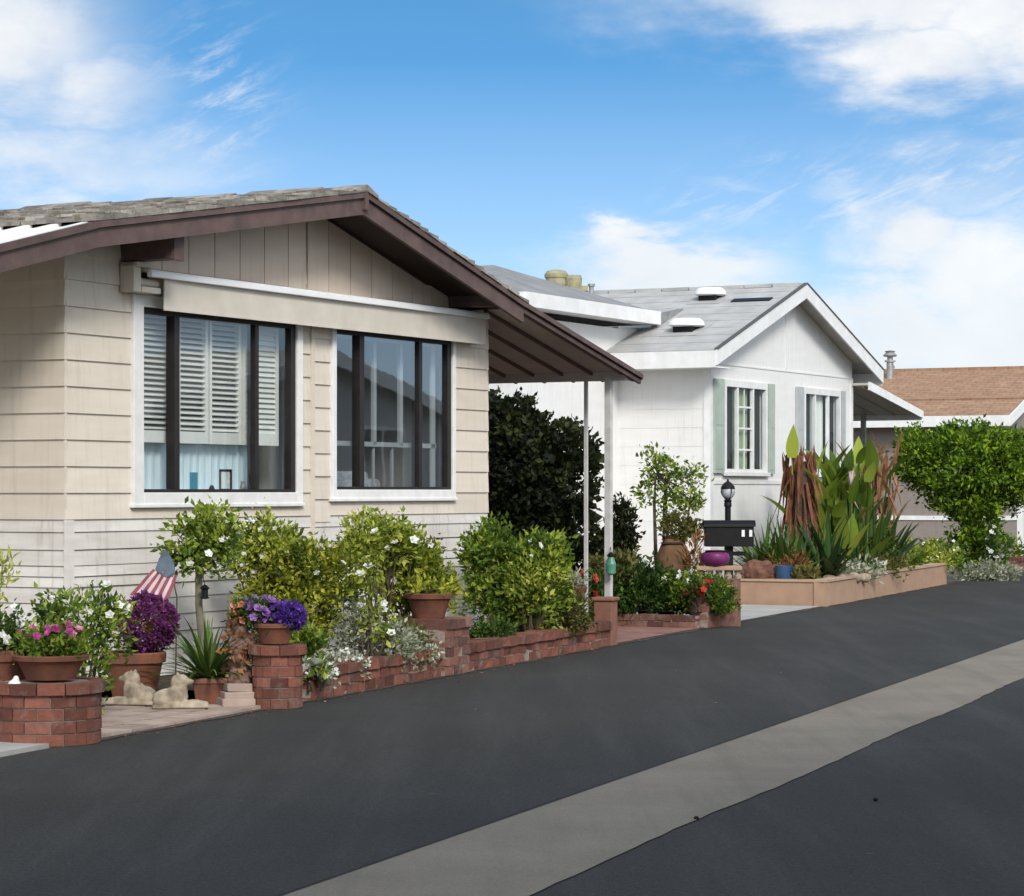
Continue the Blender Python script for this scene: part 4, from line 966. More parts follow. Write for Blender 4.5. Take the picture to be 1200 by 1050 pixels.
shrub('white_iris', 'pair of large pale blooms beside the round brick pillar', 'flower plant', G(370, 19.5, .075), [(0, 0, .16, .10, .05, .05)], 14, 5, .05, 'lf_mid', .02, 4, flowers=[(7, .058, 'pt_white', .1)])
shrub('green_mound', 'small green leafy mound right behind the round brick pillar', 'shrub', G(356, 19.9, .075), [(0, 0, .28, .12, .12, .14)], 40, 14, .045, 'lf_mid', .035, 3)
pq = R(3.13, -.24, .487)
pot('clay_bowl', 'wide dark clay bowl on the square brick pier', pq, .195, .22, 'terra', 'bowl')
shrub('succulent', 'yellowish succulent sprigs in the clay bowl on the square pier', 'plant', pq+Vector((0, 0, .20)), [(-.05, 0, .05, .14, .12, .06), (.1, -.04, .04, .09, .09, .05)], 24, 9, .05, 'lf_yel', .03, 4, tbias=.6)
b = MB()
for i in range(7):
    a = RNG.uniform(-.5, .7); b.tube([(RNG.uniform(-.03, .03), 0, 0), (a*.12, RNG.uniform(-.05, .05), .18), (a*.3, RNG.uniform(-.05, .05), .36+RNG.uniform(0, .12))], [.010, .007, .004], 5)
M['palewood'] = mat('bleached_twigs', (.40, .34, .27), (.26, .21, .16), 20, .9); solo(b, 'bare_branches', 'palewood', R(3.45, -.3, .08), 'bleached bare branches just right of the clay bowl', 'branches')
shrub('leafy_shrub', 'large bushy green shrub at the right corner of the beige home', 'shrub', G(604, 25.0, .07), [(0, 0, .72, .42, .34, .30), (-.22, 0, .98, .24, .22, .22), (.24, 0, .86, .24, .24, .26), (.02, -.12, .46, .44, .26, .26), (.36, -.05, .62, .16, .16, .18), (-.36, 0, .84, .14, .14, .2)], 330, 18, .052, 'lf_mid', .05, 22, tbias=.52, flowers=[(7, .035, 'pt_white', .75)])
shrub('small_lime_rose', 'light sprays of lime leaves in front of the bushy green corner shrub', 'shrub', G(618, 24.75, .07), [(0, 0, .62, .25, .14, .2), (.2, 0, .74, .18, .12, .16)], 60, 12, .05, 'lf_lime', .05, 8, inner=.2)
shrub('russet_shrub', 'low olive brown shrub inside the right end of the brick wall', 'shrub', G(640, 25.15, .07), [(0, 0, .30, .36, .24, .18), (.22, .05, .30, .22, .2, .2), (-.25, 0, .16, .16, .16, .12)], 140, 15, .038, 'lf_olive', .04, 10)
shrub('green_mound', 'small deep green mound just right of the square brick pier', 'shrub', G(580, 23.75, .07), [(0, 0, .16, .20, .16, .13)], 50, 16, .04, 'lf_deep', .035, 4)
t = thing('plant_stand', 'white garden stand with splayed legs left of the shallow brown bowl', 'plant stand', G(661, 26.3, .07)); b = MB()
b.lathe([(.015, .56), (.085, .57), (.09, .60), (.07, .605)], seg=16); b.build('tray', 'white', t)
for sx in (-1, 1):
    for sy in (-1, 1): b = MB(); b.tube([(sx*.05, sy*.05, .57), (sx*.075, sy*.07, .40), (sx*.06, sy*.06, .25), (sx*.10, sy*.09, 0)], [.014, .016, .012, .014], 7); b.build('leg', 'white', t)
b = MB(); b.tube([(.02, 0, .6), (.03, -.01, .68), (.0, 0, .72)], [.03, .035, .02], 8); b.build('finial', 'white', t)
bw = R(7.23, -.38, .46)
pot('clay_bowl', 'shallow brown bowl on the small block pier by the capped post', bw, .2, .16, 'terra', 'bowl', prof=[(.09, 0), (.16, .04), (.2, .10), (.215, .15), (.2, .16), (.18, .15), (.01, .13)])
shrub('dry_tuft', 'pale dry tuft growing in the shallow brown bowl', 'plant', bw+Vector((.02, 0, .13)), [(0, 0, .07, .17, .14, .08)], 26, 14, .06, 'lf_silver', .03, 0, aspect=.25, up=.8)
# =================================================================== CARPORT SIDE
hb = MB()     # clipped hedge running back beside the driveway
hl = [Vector((12.1, s_, 0)) for s_ in np.arange(1.2, 6.5, .4)]
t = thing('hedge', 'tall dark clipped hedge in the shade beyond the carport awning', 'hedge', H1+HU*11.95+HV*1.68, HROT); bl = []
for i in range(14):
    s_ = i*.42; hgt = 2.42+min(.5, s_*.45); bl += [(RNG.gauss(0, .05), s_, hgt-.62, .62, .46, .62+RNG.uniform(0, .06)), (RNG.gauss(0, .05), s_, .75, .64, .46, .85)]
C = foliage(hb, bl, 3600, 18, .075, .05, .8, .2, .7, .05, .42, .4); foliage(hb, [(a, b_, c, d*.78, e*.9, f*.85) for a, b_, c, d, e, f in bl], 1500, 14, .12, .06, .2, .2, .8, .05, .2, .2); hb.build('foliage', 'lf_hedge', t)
b = MB()
for i in range(14): b.tube([(0, i*.42, 0), (RNG.gauss(0, .1), i*.42, 1.2), (RNG.gauss(0, .1), i*.42+.05, 2.1)], [.04, .03, .015], 6)
for i in NR.choice(len(C), 60, replace=False): e = Vector(C[i]); b.tube([(0, e.y, e.z*.6), e], [.014, .006], 4)
b.build('stem', 'barkd', t)
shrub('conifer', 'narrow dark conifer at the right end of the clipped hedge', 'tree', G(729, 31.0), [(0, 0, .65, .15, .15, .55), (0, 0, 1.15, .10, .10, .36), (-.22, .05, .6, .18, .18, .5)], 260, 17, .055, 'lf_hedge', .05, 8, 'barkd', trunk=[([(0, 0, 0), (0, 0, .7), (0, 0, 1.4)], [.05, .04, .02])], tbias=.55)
t = thing('green_figure', 'small green ceramic garden figure hung on the front carport post', 'figure', W(716, 674, 27.75)); b = MB(); b.lathe([(.02, 0), (.05, .02), (.055, .12), (.035, .18), (.03, .2)], seg=12)  # green ceramic figure, shaped as a bottle and hung on an added hook
M['greenceramic'] = mat('green_ceramic', (.10, .32, .20), (.06, .2, .13), 8, .3, spec=.6); b.build('body', 'greenceramic', t); b = MB(); b.lathe([(.04, .2), (.045, .215), (.012, .25)], seg=12); b.tube([(0, 0, .24), (0, .03, .29), (0, .12, .30)], .005, 5); b.build('hook', 'black', t)
shrub('red_flower', 'small dark plant with red flowers at the foot of the hedge', 'flower plant', G(690, 28.9), [(.1, 0, .55, .15, .12, .12), (.05, 0, .25, .14, .12, .22)], 50, 12, .05, 'lf_deep', .04, 6, flowers=[(7, .05, 'pt_red', .45)])
# second garden bed
B2 = R(11.35, .0)
sheet('driveway_bed_soil', [B2+RN*.0, R(11.6, -.02), R(11.6, -.02)+HV*4.2, B2+HV*4.2], 'soil', .05)
q0 = R(11.02, -.04); sheet('raised_bed_soil', [q0, R(11.5, -.04), R(11.5, -.04)+HV*4, q0+HV*4], 'soil', .19)
b = MB(); brick_run(b, 3.6, .12, .16, .08, cap=False); solo(b, 'brick_edging', ('brickb', 'mortar'), q0+HU*-.02, 'low dark brick edging along the driveway below the dark shrubs', 'edging', HROT+pi/2)
t = thing('brick_pier', 'stout brown pier at the street end of the driveway bed', 'pier', R(11.1, .03), BZ); b = MB(); brick_run(b, .42, .22, .54, .09, cap=False); b.build('shaft', ('brickb', 'mortar'), t); b = MB(); b.box((.30, -.015, -.02), (.46, .24, .56)); bevel(b.build('render', 'terra2', t), .015)
t = thing('ledge', 'tan stone ledge on open scalloped blocks beneath the mailbox', 'ledge', G(842, 30.3), 0); b = MB(); b.box((-.27, -.14, .66), (.27, .16, .71)); bevel(b.build('slab', 'tan', t), .01)
for i in range(5): b = MB(); b.lathe([(.045, .56), (.05, .60), (.03, .61), (.045, .655)], (-.22+i*.11, -.06, 0), 10); b.build('baluster', 'palewood', t)
b = MB(); b.box((-.25, -.10, .0), (.25, .14, .56), jit=.006); b.build('base', 'brickb', t)
t = pot('glazed_pot', 'squat magenta glazed pot on the tan ledge under the mailbox', G(838, 30.25, .712), .17, .2, 'purplecer', prof=[(.11, 0), (.16, .04), (.175, .09), (.16, .14), (.12, .17), (.11, .18), (.09, .17), (.01, .15)], soil=True)
t = thing('mailbox', 'black mailbox with two white tags on a dark post beside the driveway', 'mailbox', G(854, 30.75), 0)
b = MB(); pr = [(-.14, .93), (.14, .93), (.14, 1.17)]+[(.14*math.cos(a), 1.17+.06*math.sin(a)) for a in np.linspace(.2, pi-.2, 8)]+[(-.14, 1.17)]; b.ext(pr, 'x', -.29, .29); bevel(b.build('box', 'black', t), .008)
b = MB(); b.ext([(-.16, 1.17), (.16, 1.17), (.155, 1.20), (.08, 1.245), (-.08, 1.245), (-.155, 1.20)], 'x', -.31, .31); b.build('lid', 'black', t)
for x in (.16, .25): b = MB(); b.box((x-.018, -.152, 1.05), (x+.018, -.141, 1.13)); b.build('tag', 'white', t)
b = MB(); b.box((-.05, -.05, 0), (.05, .05, .93)); b.box((-.16, -.04, .82), (.2, .04, .87)); b.build('post', 'black', t)
t = thing('garden_lamp', 'black lamp with a round glass globe rising behind the mailbox', 'lamp', G(853, 31.05), 0); b = MB(); b.lathe([(.05, 0), (.05, .05), (.036, .06), (.036, 1.40), (.046, 1.41), (.046, 1.45), (.03, 1.47)], seg=14); autosmooth(b.build('post', 'black', t)); b = MB(); b.lathe([(.04, 1.46), (.05, 1.48), (.03, 1.50)], seg=14); b.build('collar', 'black', t)
b = MB(); b.ell((0, 0, 1.59), (.085, .085, .095), 18, 12); b.build('globe', 'lampglass', t, True); b = MB(); b.lathe([(.087, 1.62), (.082, 1.65), (.05, 1.69), (.015, 1.715), (.01, 1.74)], seg=16); 
for k in range(4): a = k*pi/2+.4; b.tube([(math.cos(a)*.04, math.sin(a)*.04, 1.5), (math.cos(a)*.092, math.sin(a)*.092, 1.58), (math.cos(a)*.086, math.sin(a)*.086, 1.64)], .006, 5)
b.build('cap', 'black', t)
shrub('small_tree', 'small open tree with several thin trunks against the white house', 'tree', G(780, 31.6, .05), [(-.02, 0, 1.72, .26, .22, .24), (-.14, 0, 1.90, .15, .14, .14), (.26, 0, 1.58, .2, .18, .22), (.34, 0, 1.74, .1, .1, .2), (-.26, 0, 1.5, .14, .1, .12), (.1, 0, 1.35, .22, .16, .12), (.4, 0, 1.35, .12, .1, .1)], 105, 13, .062, 'lf_mid', .05, 20, 'barkd', .010, trunk=[([(-.06, 0, 0), (-.12, 0, .7), (-.14, 0, 1.4), (-.12, 0, 1.75)], [.03, .025, .018, .010]), ([(.02, 0, 0), (.05, 0, .7), (.0, 0, 1.3), (.02, 0, 1.7)], [.03, .024, .018, .010]), ([(.08, 0, 0), (.15, 0, .65), (.26, 0, 1.1), (.32, 0, 1.55)], [.026, .022, .016, .008]), ([(-.02, 0, 0), (-.02, .03, 1.3), (.0, 0, 1.72)], [.02, .016, .012])], tbias=.6)
M['urn'] = mat('brown_clay_urn', (.25, .135, .07), (.15, .08, .042), 7, .8, .2, .4, 60)
t = pot('clay_urn', 'tall rounded brown urn among the shrubs left of the mailbox', G(789, 30.9, .19), .2, .86, 'urn', 'urn', prof=[(.11, 0), (.17, .18), (.205, .45), (.19, .66), (.13, .80), (.12, .83), (.145, .86), (.12, .86), (.01, .80)])
shrub('dry_tuft', 'bushy olive and russet tuft growing out of the brown urn', 'plant', G(793, 30.9, 1.03), [(0, 0, .13, .20, .17, .12), (.12, 0, .10, .12, .12, .10)], 50, 14, .05, 'lf_olive', .04, 6, tbias=.55)
shrub('palm_tuft', 'pale pinkish dry stalks between the brown urn and the mailbox', 'plant', G(813, 30.6, .19), [(0, 0, .6, .08, .08, .28)], 20, 9, .10, 'lf_rust', .03, 8, 'palewood', .012, aspect=.25, up=1.0, tbias=.8)
shrub('dark_shrub', 'deep green bushy shrub at the corner of the driveway bed', 'shrub', G(755, 30.35, .08), [(0, 0, .32, .44, .34, .26), (-.2, 0, .44, .26, .22, .18), (.2, -.05, .38, .26, .24, .2), (0, -.15, .16, .5, .2, .18)], 240, 16, .055, 'lf_deep', .05, 10, tbias=.4)
shrub('dark_shrub', 'low green shrub spilling over the brown pier of the driveway bed', 'shrub', G(828, 29.95, .19), [(0, 0, .2, .30, .22, .2), (.12, -.08, .12, .22, .16, .18), (-.2, 0, .1, .18, .16, .15)], 130, 16, .05, 'lf_mid', .04, 6, tbias=.35)
shrub('yellow_tuft', 'pale olive tuft at the hedge end of the driveway bed', 'plant', G(718, 30.4, .06), [(0, 0, .62, .28, .2, .14), (0, 0, .3, .2, .16, .26)], 90, 14, .055, 'lf_olive', .04, 10, tbias=.75)
shrub('flowering_shrub', 'green shrub with white flowers in front of the brown urn', 'shrub', G(800, 30.15, .19), [(.03, 0, .26, .2, .16, .16), (.08, 0, .14, .22, .16, .16)], 80, 14, .05, 'lf_mid', .04, 6, flowers=[(12, .042, 'pt_white', .3)])
shrub('red_flower', 'low red and pink blooms beside the tan ledge', 'flower plant', G(815, 29.7, .19), [(0, -.1, .3, .12, .1, .08)], 26, 8, .04, 'lf_deep', .03, 4, flowers=[(9, .045, 'pt_red', .2)])
# =================================================================== TAN PLANTER OF THE WHITE HOUSE
t = thing('stucco_planter', 'long tan stucco planter wall in front of the white house', 'planter', R(17, .03), 0); b = MB()
O_ = R(17, .03)
def pl(p): return (p-O_)
def wallseg(b, A, B, th, z0, z1, over=0):
    d = (B-A).normalized(); nrm = Vector((-d.y, d.x, 0)); A2, B2_ = A-nrm*over, B-nrm*over
    q = [pl(A2), pl(B2_), pl(B2_+nrm*(th+2*over)), pl(A2+nrm*(th+2*over))]
    b.add([(p.x, p.y, z0) for p in q]+[(p.x, p.y, z1) for p in q], [(3, 2, 1, 0), (4, 5, 6, 7), (0, 1, 5, 4), (1, 2, 6, 5), (2, 3, 7, 6), (3, 0, 4, 7)], .5)
P0, P1, P2 = R(17, .03)+HV*3.2, R(17, .03), R(26, .03)
b = MB(); wallseg(b, P1, P2, .16, -.03, .335); wallseg(b, P0, P1+(P0-P1).normalized()*.004, .16, -.03, .335); wallseg(b, P2, P2+HV*3.0, .16, -.03, .33); b.build('wall', 'tan', t)
M['tancap'] = mat('pale_tan_cap', (.47, .33, .23), (.40, .27, .185), 5, .85, 0, .4, 120)
b = MB(); wallseg(b, P1+RD*.02, P2, .16, .337, .372, .02); wallseg(b, P0, P1, .16, .336, .369, .02); b.build('cap', 'tancap', t)
b = MB(); q = [pl(P1+HV*.1+RD*.1), pl(P2-RN*.1), pl(P2+HV*3.0), pl(P0+RD*6), pl(P0)]; b.add([(p.x, p.y, .28) for p in q], [tuple(range(5))]); b.build('soil', 'soil', t)
SZ = .28
def clump(name, label, base, n, leaf, L, wid, elo, ehi, droop, cat='plant', spread=.08, stem=None, taper=.8, fold=.2, bias=None):
    t = thing(name, label, cat, base); b = MB()
    for i in range(n):
        a = RNG.uniform(0, 2*pi); e = RNG.uniform(elo, ehi)
        if bias: a = RNG.gauss(bias, .7)
        st = Vector((max(-1.5*spread, min(1.5*spread, RNG.gauss(0, spread))), max(-1.2*spread, min(1.6*spread, RNG.gauss(0, spread))), 0))
        h0 = RNG.uniform(*stem) if stem else 0
        d = Vector((math.cos(a)*math.cos(e), math.sin(a)*math.cos(e), math.sin(e)))
        top = st+Vector((d.x*h0*.25, d.y*h0*.25, h0))
        b.blade(top, d, RNG.uniform(*L), RNG.uniform(*wid), RNG.uniform(*droop), 8, taper=taper, fold=fold)
        if stem: t_ = b; STK.tube([st, st.lerp(top, .5)+Vector((0, 0, .02)), top], [.018, .015, .010], 6)
    b.build('leaves', leaf, t); return t
STK = MB()
t = thing('dry_palm', 'brown dead palm trunk wrapped in hanging rust coloured fronds', 'palm', G(938, 37.7, SZ)); b = MB()
for i in range(150):
    a = RNG.uniform(0, 2*pi); r = RNG.uniform(.06, .25); z = RNG.uniform(.8, 1.9); x, y = math.cos(a)*r*.85, math.sin(a)*r*.8
    b.blade((x, y, z), (RNG.gauss(0, .2), RNG.gauss(-.05, .2), -1), RNG.uniform(.2, 1.2), RNG.uniform(.025, .085), RNG.uniform(0, .7), 6, fold=RNG.uniform(.2, .9), taper=RNG.choice((.5, 1.0)))
for i in range(14): b.blade((RNG.gauss(0, .15), RNG.gauss(0, .1), 1.6), (RNG.gauss(0, .2), -.1, 1), RNG.uniform(.2, .42), .06, .1, 4, fold=.5)
b.build('fronds', 'dryred', t); b = MB(); b.tube([(0, 0, 0), (.02, 0, .9), (0, 0, 1.75)], [.17, .15, .12], 10); b.build('trunk', 'barkd', t)
b = MB(); b.blade((-.14, -.18, 1.55), (0, -.05, 1), .24, .02, 0, 4); b.blade((-.14, -.18, 1.80), (.03, -.08, 1), .50, .21, .05, 9, taper=.8, t=.8, fold=.12); b.build('leaf', 'lf_canna', t)
def canna(label, base, n, leaf, L, wid, stem, spread):
    global STK
    STK = MB(); t = clump('canna_lily', label, base, n, leaf, L, wid, .7, 1.4, (.2, .7), 'plant', spread, stem, .8, .12); STK.build('stem', 'lf_blade', t); return t
canna('broad leaved canna clump with big yellow green leaves right of the dead palm', G(966, 38.0, SZ), 26, 'lf_canna', (.40, .70), (.17, .30), (.35, 1.35), .26)
canna('tall dark green canna clump against the right window of the white house', G(985, 38.7, SZ), 84, 'lf_mid', (.35, .65), (.13, .23), (.3, 1.75), .32)
t = thing('dry_canna', 'tall withered brown canna stalks between the green clump and the trimmed tree', 'plant', G(1022, 41.0, SZ)); b = MB()
for i in range(80):
    x, y = max(-.5, min(.3, RNG.gauss(-.1, .30))), RNG.gauss(-.1, .2); h_ = RNG.uniform(.6, 1.75)
    b.blade((x+RNG.gauss(0, .05), y, h_), (max(-.6, min(.35, RNG.gauss(0, .4))), -.2, RNG.choice((-1, -.8, .9))), RNG.uniform(.35, .8), RNG.uniform(.05, .13), .5, 7, fold=.6, taper=.7)
b.build('leaves', 'drygrass', t); b = MB()
for i in range(16):
    x = RNG.gauss(0, .2); b.tube([(x, 0, 0), (x*1.1+.02, -.02, .9), (x*1.25+RNG.gauss(0, .05), 0, RNG.uniform(1.3, 1.85))], [.025, .02, .012], 6)
M['stalk'] = mat('straw_stalk', (.33, .24, .11), (.22, .15, .07), 14, .9); b.build('stem', 'stalk', t)
for (px, py, D, lab) in ((996, 575, 38.2, 'large pale withered leaf hanging in the middle of the canna clump'),):
    t = thing('dead_leaf', lab, 'leaf', W(px, 604, D)); b = MB(); b.blade((.0, 0, .66), (.15, -.2, -1), .40, .15, .1, 8, fold=.5); b.blade((.05, .02, .64), (-.1, -.1, -1), .30, .12, .1, 8, fold=.6); b.blade((-.05, -.04, .36), (.5, -.2, -.8), .34, .07, .0, 7, fold=.4); b.build('blade', 'palepink', t); b = MB(); b.tube([(.02, 0, .66), (.03, .03, .2), (0, .06, CAMZ*0-W(px, 604, D).z+SZ)], .012, 6); b.build('stem', 'stalk', t)
clump('strap_plant', 'dark green strap leaved plant leaning right at the end of the canna clump', G(1028, 40.4, SZ), 30, 'lf_dark', (.7, 1.35), (.11, .18), .4, 1.3, (.1, .5), spread=.14, bias=.6)
clump('strap_plant', 'dark upright strap leaved plant in front of the dead palm', G(960, 36.9, SZ), 46, 'lf_dark', (.6, 1.15), (.10, .17), .55, 1.45, (.2, .8), spread=.17)
clump('aloe', 'clump of narrow green blades left of the dead palm', G(905, 37.0, SZ), 120, 'lf_blade', (.55, 1.1), (.05, .09), .35, 1.4, (.2, .8), spread=.16)
clump('aloe', 'small clump of dark blades under the dead palm beside the blue pot', G(927, 36.5, SZ), 56, 'lf_blade', (.5, .95), (.06, .10), .5, 1.4, (.2, .8), spread=.13)
shrub('fern', 'mid green ferny plant below the withered canna stalks', 'fern', G(1012, 39.9, SZ), [(0, 0, .52, .36, .26, .28), (.25, 0, .42, .28, .22, .22), (-.2, -.1, .25, .26, .2, .2)], 110, 15, .11, 'lf_blade', .07, 14, aspect=.28, up=.6)
b = MB(); b.ell((0, 0, .14), (.28, .2, .2)); b.ell((.17, .02, .12), (.18, .18, .17)); b.ell((-.2, .05, .08), (.14, .14, .12)); b.ell((.03, -.06, .24), (.16, .12, .1))
o = solo(b, 'boulder', 'rock', G(889, 35.95, SZ), 'rugged red brown rock at the left end of the tan planter', 'rock'); remesh(o, .022, False); lumpy(o, .12, .13)
pot('glazed_pot', 'plain blue glazed pot between the red brown rock and the succulents', G(919, 35.75, SZ+.005), .125, .27, 'blue', prof=[(.10, 0), (.112, .1), (.128, .26), (.13, .27), (.115, .27), (.11, .24), (.01, .23)])
shrub('dry_fern', 'rusty dry fern behind the blue pot', 'fern', G(926, 36.15, SZ), [(0, 0, .25, .24, .18, .13)], 50, 14, .08, 'lf_rust', .05, 6, aspect=.3)
shrub('succulent', 'yellow olive succulent mound right of the blue pot', 'plant', G(942, 35.75, SZ), [(0, 0, .10, .17, .14, .11)], 40, 14, .05, 'lf_olive', .035, 0, tbias=.8)
shrub('succulent', 'pale silver succulents in the middle of the tan planter', 'plant', G(985, 37.7, SZ), [(0, 0, .12, .34, .2, .12), (.35, .3, .12, .25, .2, .1)], 70, 12, .075, 'lf_silver', .05, 0)
shrub('succulent', 'mixed green and dry ground plants before the canna clump', 'plant', G(1015, 39.5, SZ), [(0, -.2, .14, .4, .2, .14), (.35, .1, .14, .3, .2, .14)], 80, 12, .075, 'lf_olive', .05, 0, tbias=.6)
t = thing('stones', 'pale stones lying among the succulents in the tan planter', 'stones', G(972, 36.7, SZ-.01)); 
for i, (x, y, r) in enumerate(((0, 0, .11), (.2, .15, .13), (.42, .5, .12), (.62, .8, .1), (-.18, -.05, .08))):
    b = MB(); b.ell((x, y, r*.5), (r, r*.8, r*.7), rot=Matrix.Rotation(i*1.3, 3, 'Z')); o = b.build('stone', 'stone', t, True); lumpy(o, .05, .08)
for px, D, rx, lf, lab in ((1050, 42.3, .4, 'lf_mid', 'leafy green ground cover nearest the ferny plant'), (1080, 43.9, .4, 'lf_lime', 'lime green ground cover in the right half of the tan planter'), (1102, 45.4, .32, 'lf_mid', 'green ground cover at the right end of the tan planter')):
    shrub('ground_cover', lab, 'shrub', G(px, D, SZ), [(0, 0, .2, rx, .35, .22), (rx*.5, -.2, .14, rx*.6, .25, .16), (-rx*.6, -.25, .12, rx*.5, .25, .14)], 120, 13, .075, lf, .05, 6, flowers=[(14, .035, 'pt_white', .15)])
# trimmed round tree
tb_ = G(1142, 46.8)
shrub('trimmed_tree', 'round clipped tree with a broad bright crown tapering to an ivy clad trunk', 'tree', tb_, [(-.12, 0, 2.05, 1.15, .95, .62), (-1.05, -.1, 2.22, .42, .42, .40), (.85, 0, 2.0, .75, .7, .66), (-.05, 0, 2.42, .85, .7, .34), (-.05, -.05, 1.45, .66, .6, .45), (.02, -.05, .98, .40, .38, .45), (.0, -.05, .5, .33, .33, .45), (.12, -.1, .2, .42, .35, .22)], 1500, 18, .085, 'lf_top', .07, 40, 'barkd', .02, trunk=[([(0, 0, 0), (.05, 0, .6), (-.05, 0, 1.3), (0, 0, 1.9)], [.13, .11, .10, .06])], tbias=.5, inner=.62)
shrub('ground_cover', 'low pale green plants around the foot of the trimmed tree', 'shrub', G(1150, 45.6), [(0, 0, .14, .6, .3, .14), (.3, -.05, .12, .4, .25, .12)], 130, 12, .07, 'lf_silver', .05, 0, tbias=.55)
b = MB()
for i in range(6): q = R(28.0+i*.42, .02-.005*i); b.ell(tuple(q+Vector((0, 0, .05))-R(28, 0)), (.22, .12, .09))
shrub('flowering_shrub', 'thin shrub with white blossoms right of the trimmed tree trunk', 'shrub', G(1166, 46.0), [(0, 0, .62, .15, .14, .24), (0, 0, .35, .16, .16, .28)], 50, 12, .07, 'lf_deep', .05, 6, flowers=[(16, .05, 'pt_white', .4)])
t = thing('white_fence', 'short white picket fence beyond the trimmed tree at the right edge', 'fence', R(37.6, -.55), BZ)
b = MB(); b.box((-.06, -.06, 0), (.06, .06, 1.42)); b.box((-.08, -.08, 1.42), (.08, .08, 1.48)); b.build('post', 'white', t)
for i in range(9): b = MB(); b.ext([(.14+i*.16, .1), (.24+i*.16, .1), (.24+i*.16, 1.12), (.19+i*.16, 1.2), (.14+i*.16, 1.12)], 'y', -.012, .012); b.build('picket', 'white', t)
for z in (.3, .95): b = MB(); b.box((.06, .013, z), (1.7, .04, z+.08)); b.build('rail', 'white', t)
b = MB(); brick_run(b, 2.4, .25, .22); solo(b, 'brick_wall', ('brick', 'mortar'), R(35.2, -.2), 'short low brick wall far down the street past the trimmed tree', 'wall', BZ)
shrub('green_mound', 'round green shrub behind the far low brick wall', 'shrub', R(36.3, -.75), [(0, 0, .35, .5, .4, .32)], 90, 13, .08, 'lf_mid', .06, 5)
for px, py, lab in ((816, 961, 'dark pebble on the near edge of the concrete strip'), (1026, 939, 'dark pebble on the asphalt right of the concrete strip')):
    D = 3000*1.6/(py-575); b = MB(); b.ell((0, 0, .008), (.014, .011, .010), 10, 7); o = solo(b, 'pebble', 'black', G(px, D, .002), lab, 'pebble')

b = MB(); P = []
for i in range(420):
    m_ = RNG.choice((RNG.uniform(-3, 26), RNG.uniform(-3, 8))); n_ = abs(RNG.gauss(0, .09))+.015
    if RNG.random() < .10: n_ = RNG.uniform(.1, 3)
    P.append(tuple(R(m_, n_, .012)))
b.leaves(np.array(P), .028, None, 0, .6); vz = b.v; b.v = [(x, y, max(.004, .006+(z-.012)*.35)) for x, y, z in vz]
o = b.build('fallen_leaves', 'lf_rust'); o['label'] = 'small dry leaves scattered along the garden edge of the road'; o['category'] = 'leaf litter'; o['kind'] = 'stuff'
M['grit'] = mat('edge_grit', (.11, .092, .07), (.05, .043, .035), 30, .95, 0, 1, 80)
b = MB()
for i in range(520):
    m_ = -3.2+i*.058; w0, w1 = [.02+.035*abs(math.sin(q*1.7)+.6*math.sin(q*5.3)) for q in (m_, m_+.058)]
    b.add([R(m_, -.03, .005), R(m_, w0, .005), R(m_+.058, w1, .005), R(m_+.058, -.03, .005)], [(0, 1, 2, 3)])
struct(b.build('road_edge_dirt', 'grit'))
CLD = 5.6; SUNE = 1.5; EXPO = 0.85; SKYV=1.48

# =================================================================== CAMERA, SKY, SUN
cam = bpy.data.cameras.new('camera'); co = bpy.data.objects.new('camera', cam); COL.objects.link(co)
co.location = (0, 0, CAMZ); co.rotation_euler = (pi/2, 0, 0)
cam.sensor_width = 36; cam.lens = 90; cam.shift_y = 50/1200; cam.clip_start = .1; cam.clip_end = 3000
S.camera = co
ELEV = math.radians(33); AZ = math.atan2(.32, -.947)      # towards the sun: behind the viewer, to the right
w = bpy.data.worlds.new('World'); S.world = w; w.use_nodes = True
nt = w.node_tree; nt.nodes.clear()
def mth(op, a, b=None, c=None, clamp=False):
    n = nd(nt, 'ShaderNodeMath', operation=op); n.use_clamp = clamp
    for i, v in enumerate((a, b, c)):
        if v is None: continue
        if hasattr(v, 'links'): nt.links.new(v, n.inputs[i])
        else: n.inputs[i].default_value = v
    return n.outputs[0]
tc = nd(nt, 'ShaderNodeTexCoord'); D_ = tc.outputs['Generated']
sx = nd(nt, 'ShaderNodeSeparateXYZ'); nt.links.new(D_, sx.inputs[0]); dx, dy, dz = sx.outputs
az = mth('MULTIPLY', mth('ARCTAN2', dx, dy), 180/pi); el = mth('MULTIPLY', mth('ARCSINE', dz), 180/pi)
# the clear blue begins low over the roofs: the sky is read a little higher up than the eye looks
zz = mth('ADD', mth('MULTIPLY', mth('MAXIMUM', dz, 0.0), 3.6), .10)
cx = nd(nt, 'ShaderNodeCombineXYZ'); nt.links.new(dx, cx.inputs[0]); nt.links.new(dy, cx.inputs[1]); nt.links.new(zz, cx.inputs[2])
nv = nd(nt, 'ShaderNodeVectorMath', operation='NORMALIZE'); nt.links.new(cx.outputs[0], nv.inputs[0])
sky = nd(nt, 'ShaderNodeTexSky', sky_type='NISHITA'); sky.sun_disc = False; sky.sun_elevation = ELEV; sky.sun_rotation = AZ
sky.air_density = 1.0; sky.dust_density = .4; sky.ozone_density = 2.5
nt.links.new(nv.outputs[0], sky.inputs[0])
hs = nd(nt, 'ShaderNodeHueSaturation'); hs.inputs['Hue'].default_value = .488; hs.inputs['Saturation'].default_value = 1.22; hs.inputs['Value'].default_value = SKYV if 'SKYV' in globals() else 1.9
nt.links.new(sky.outputs[0], hs.inputs['Color'])
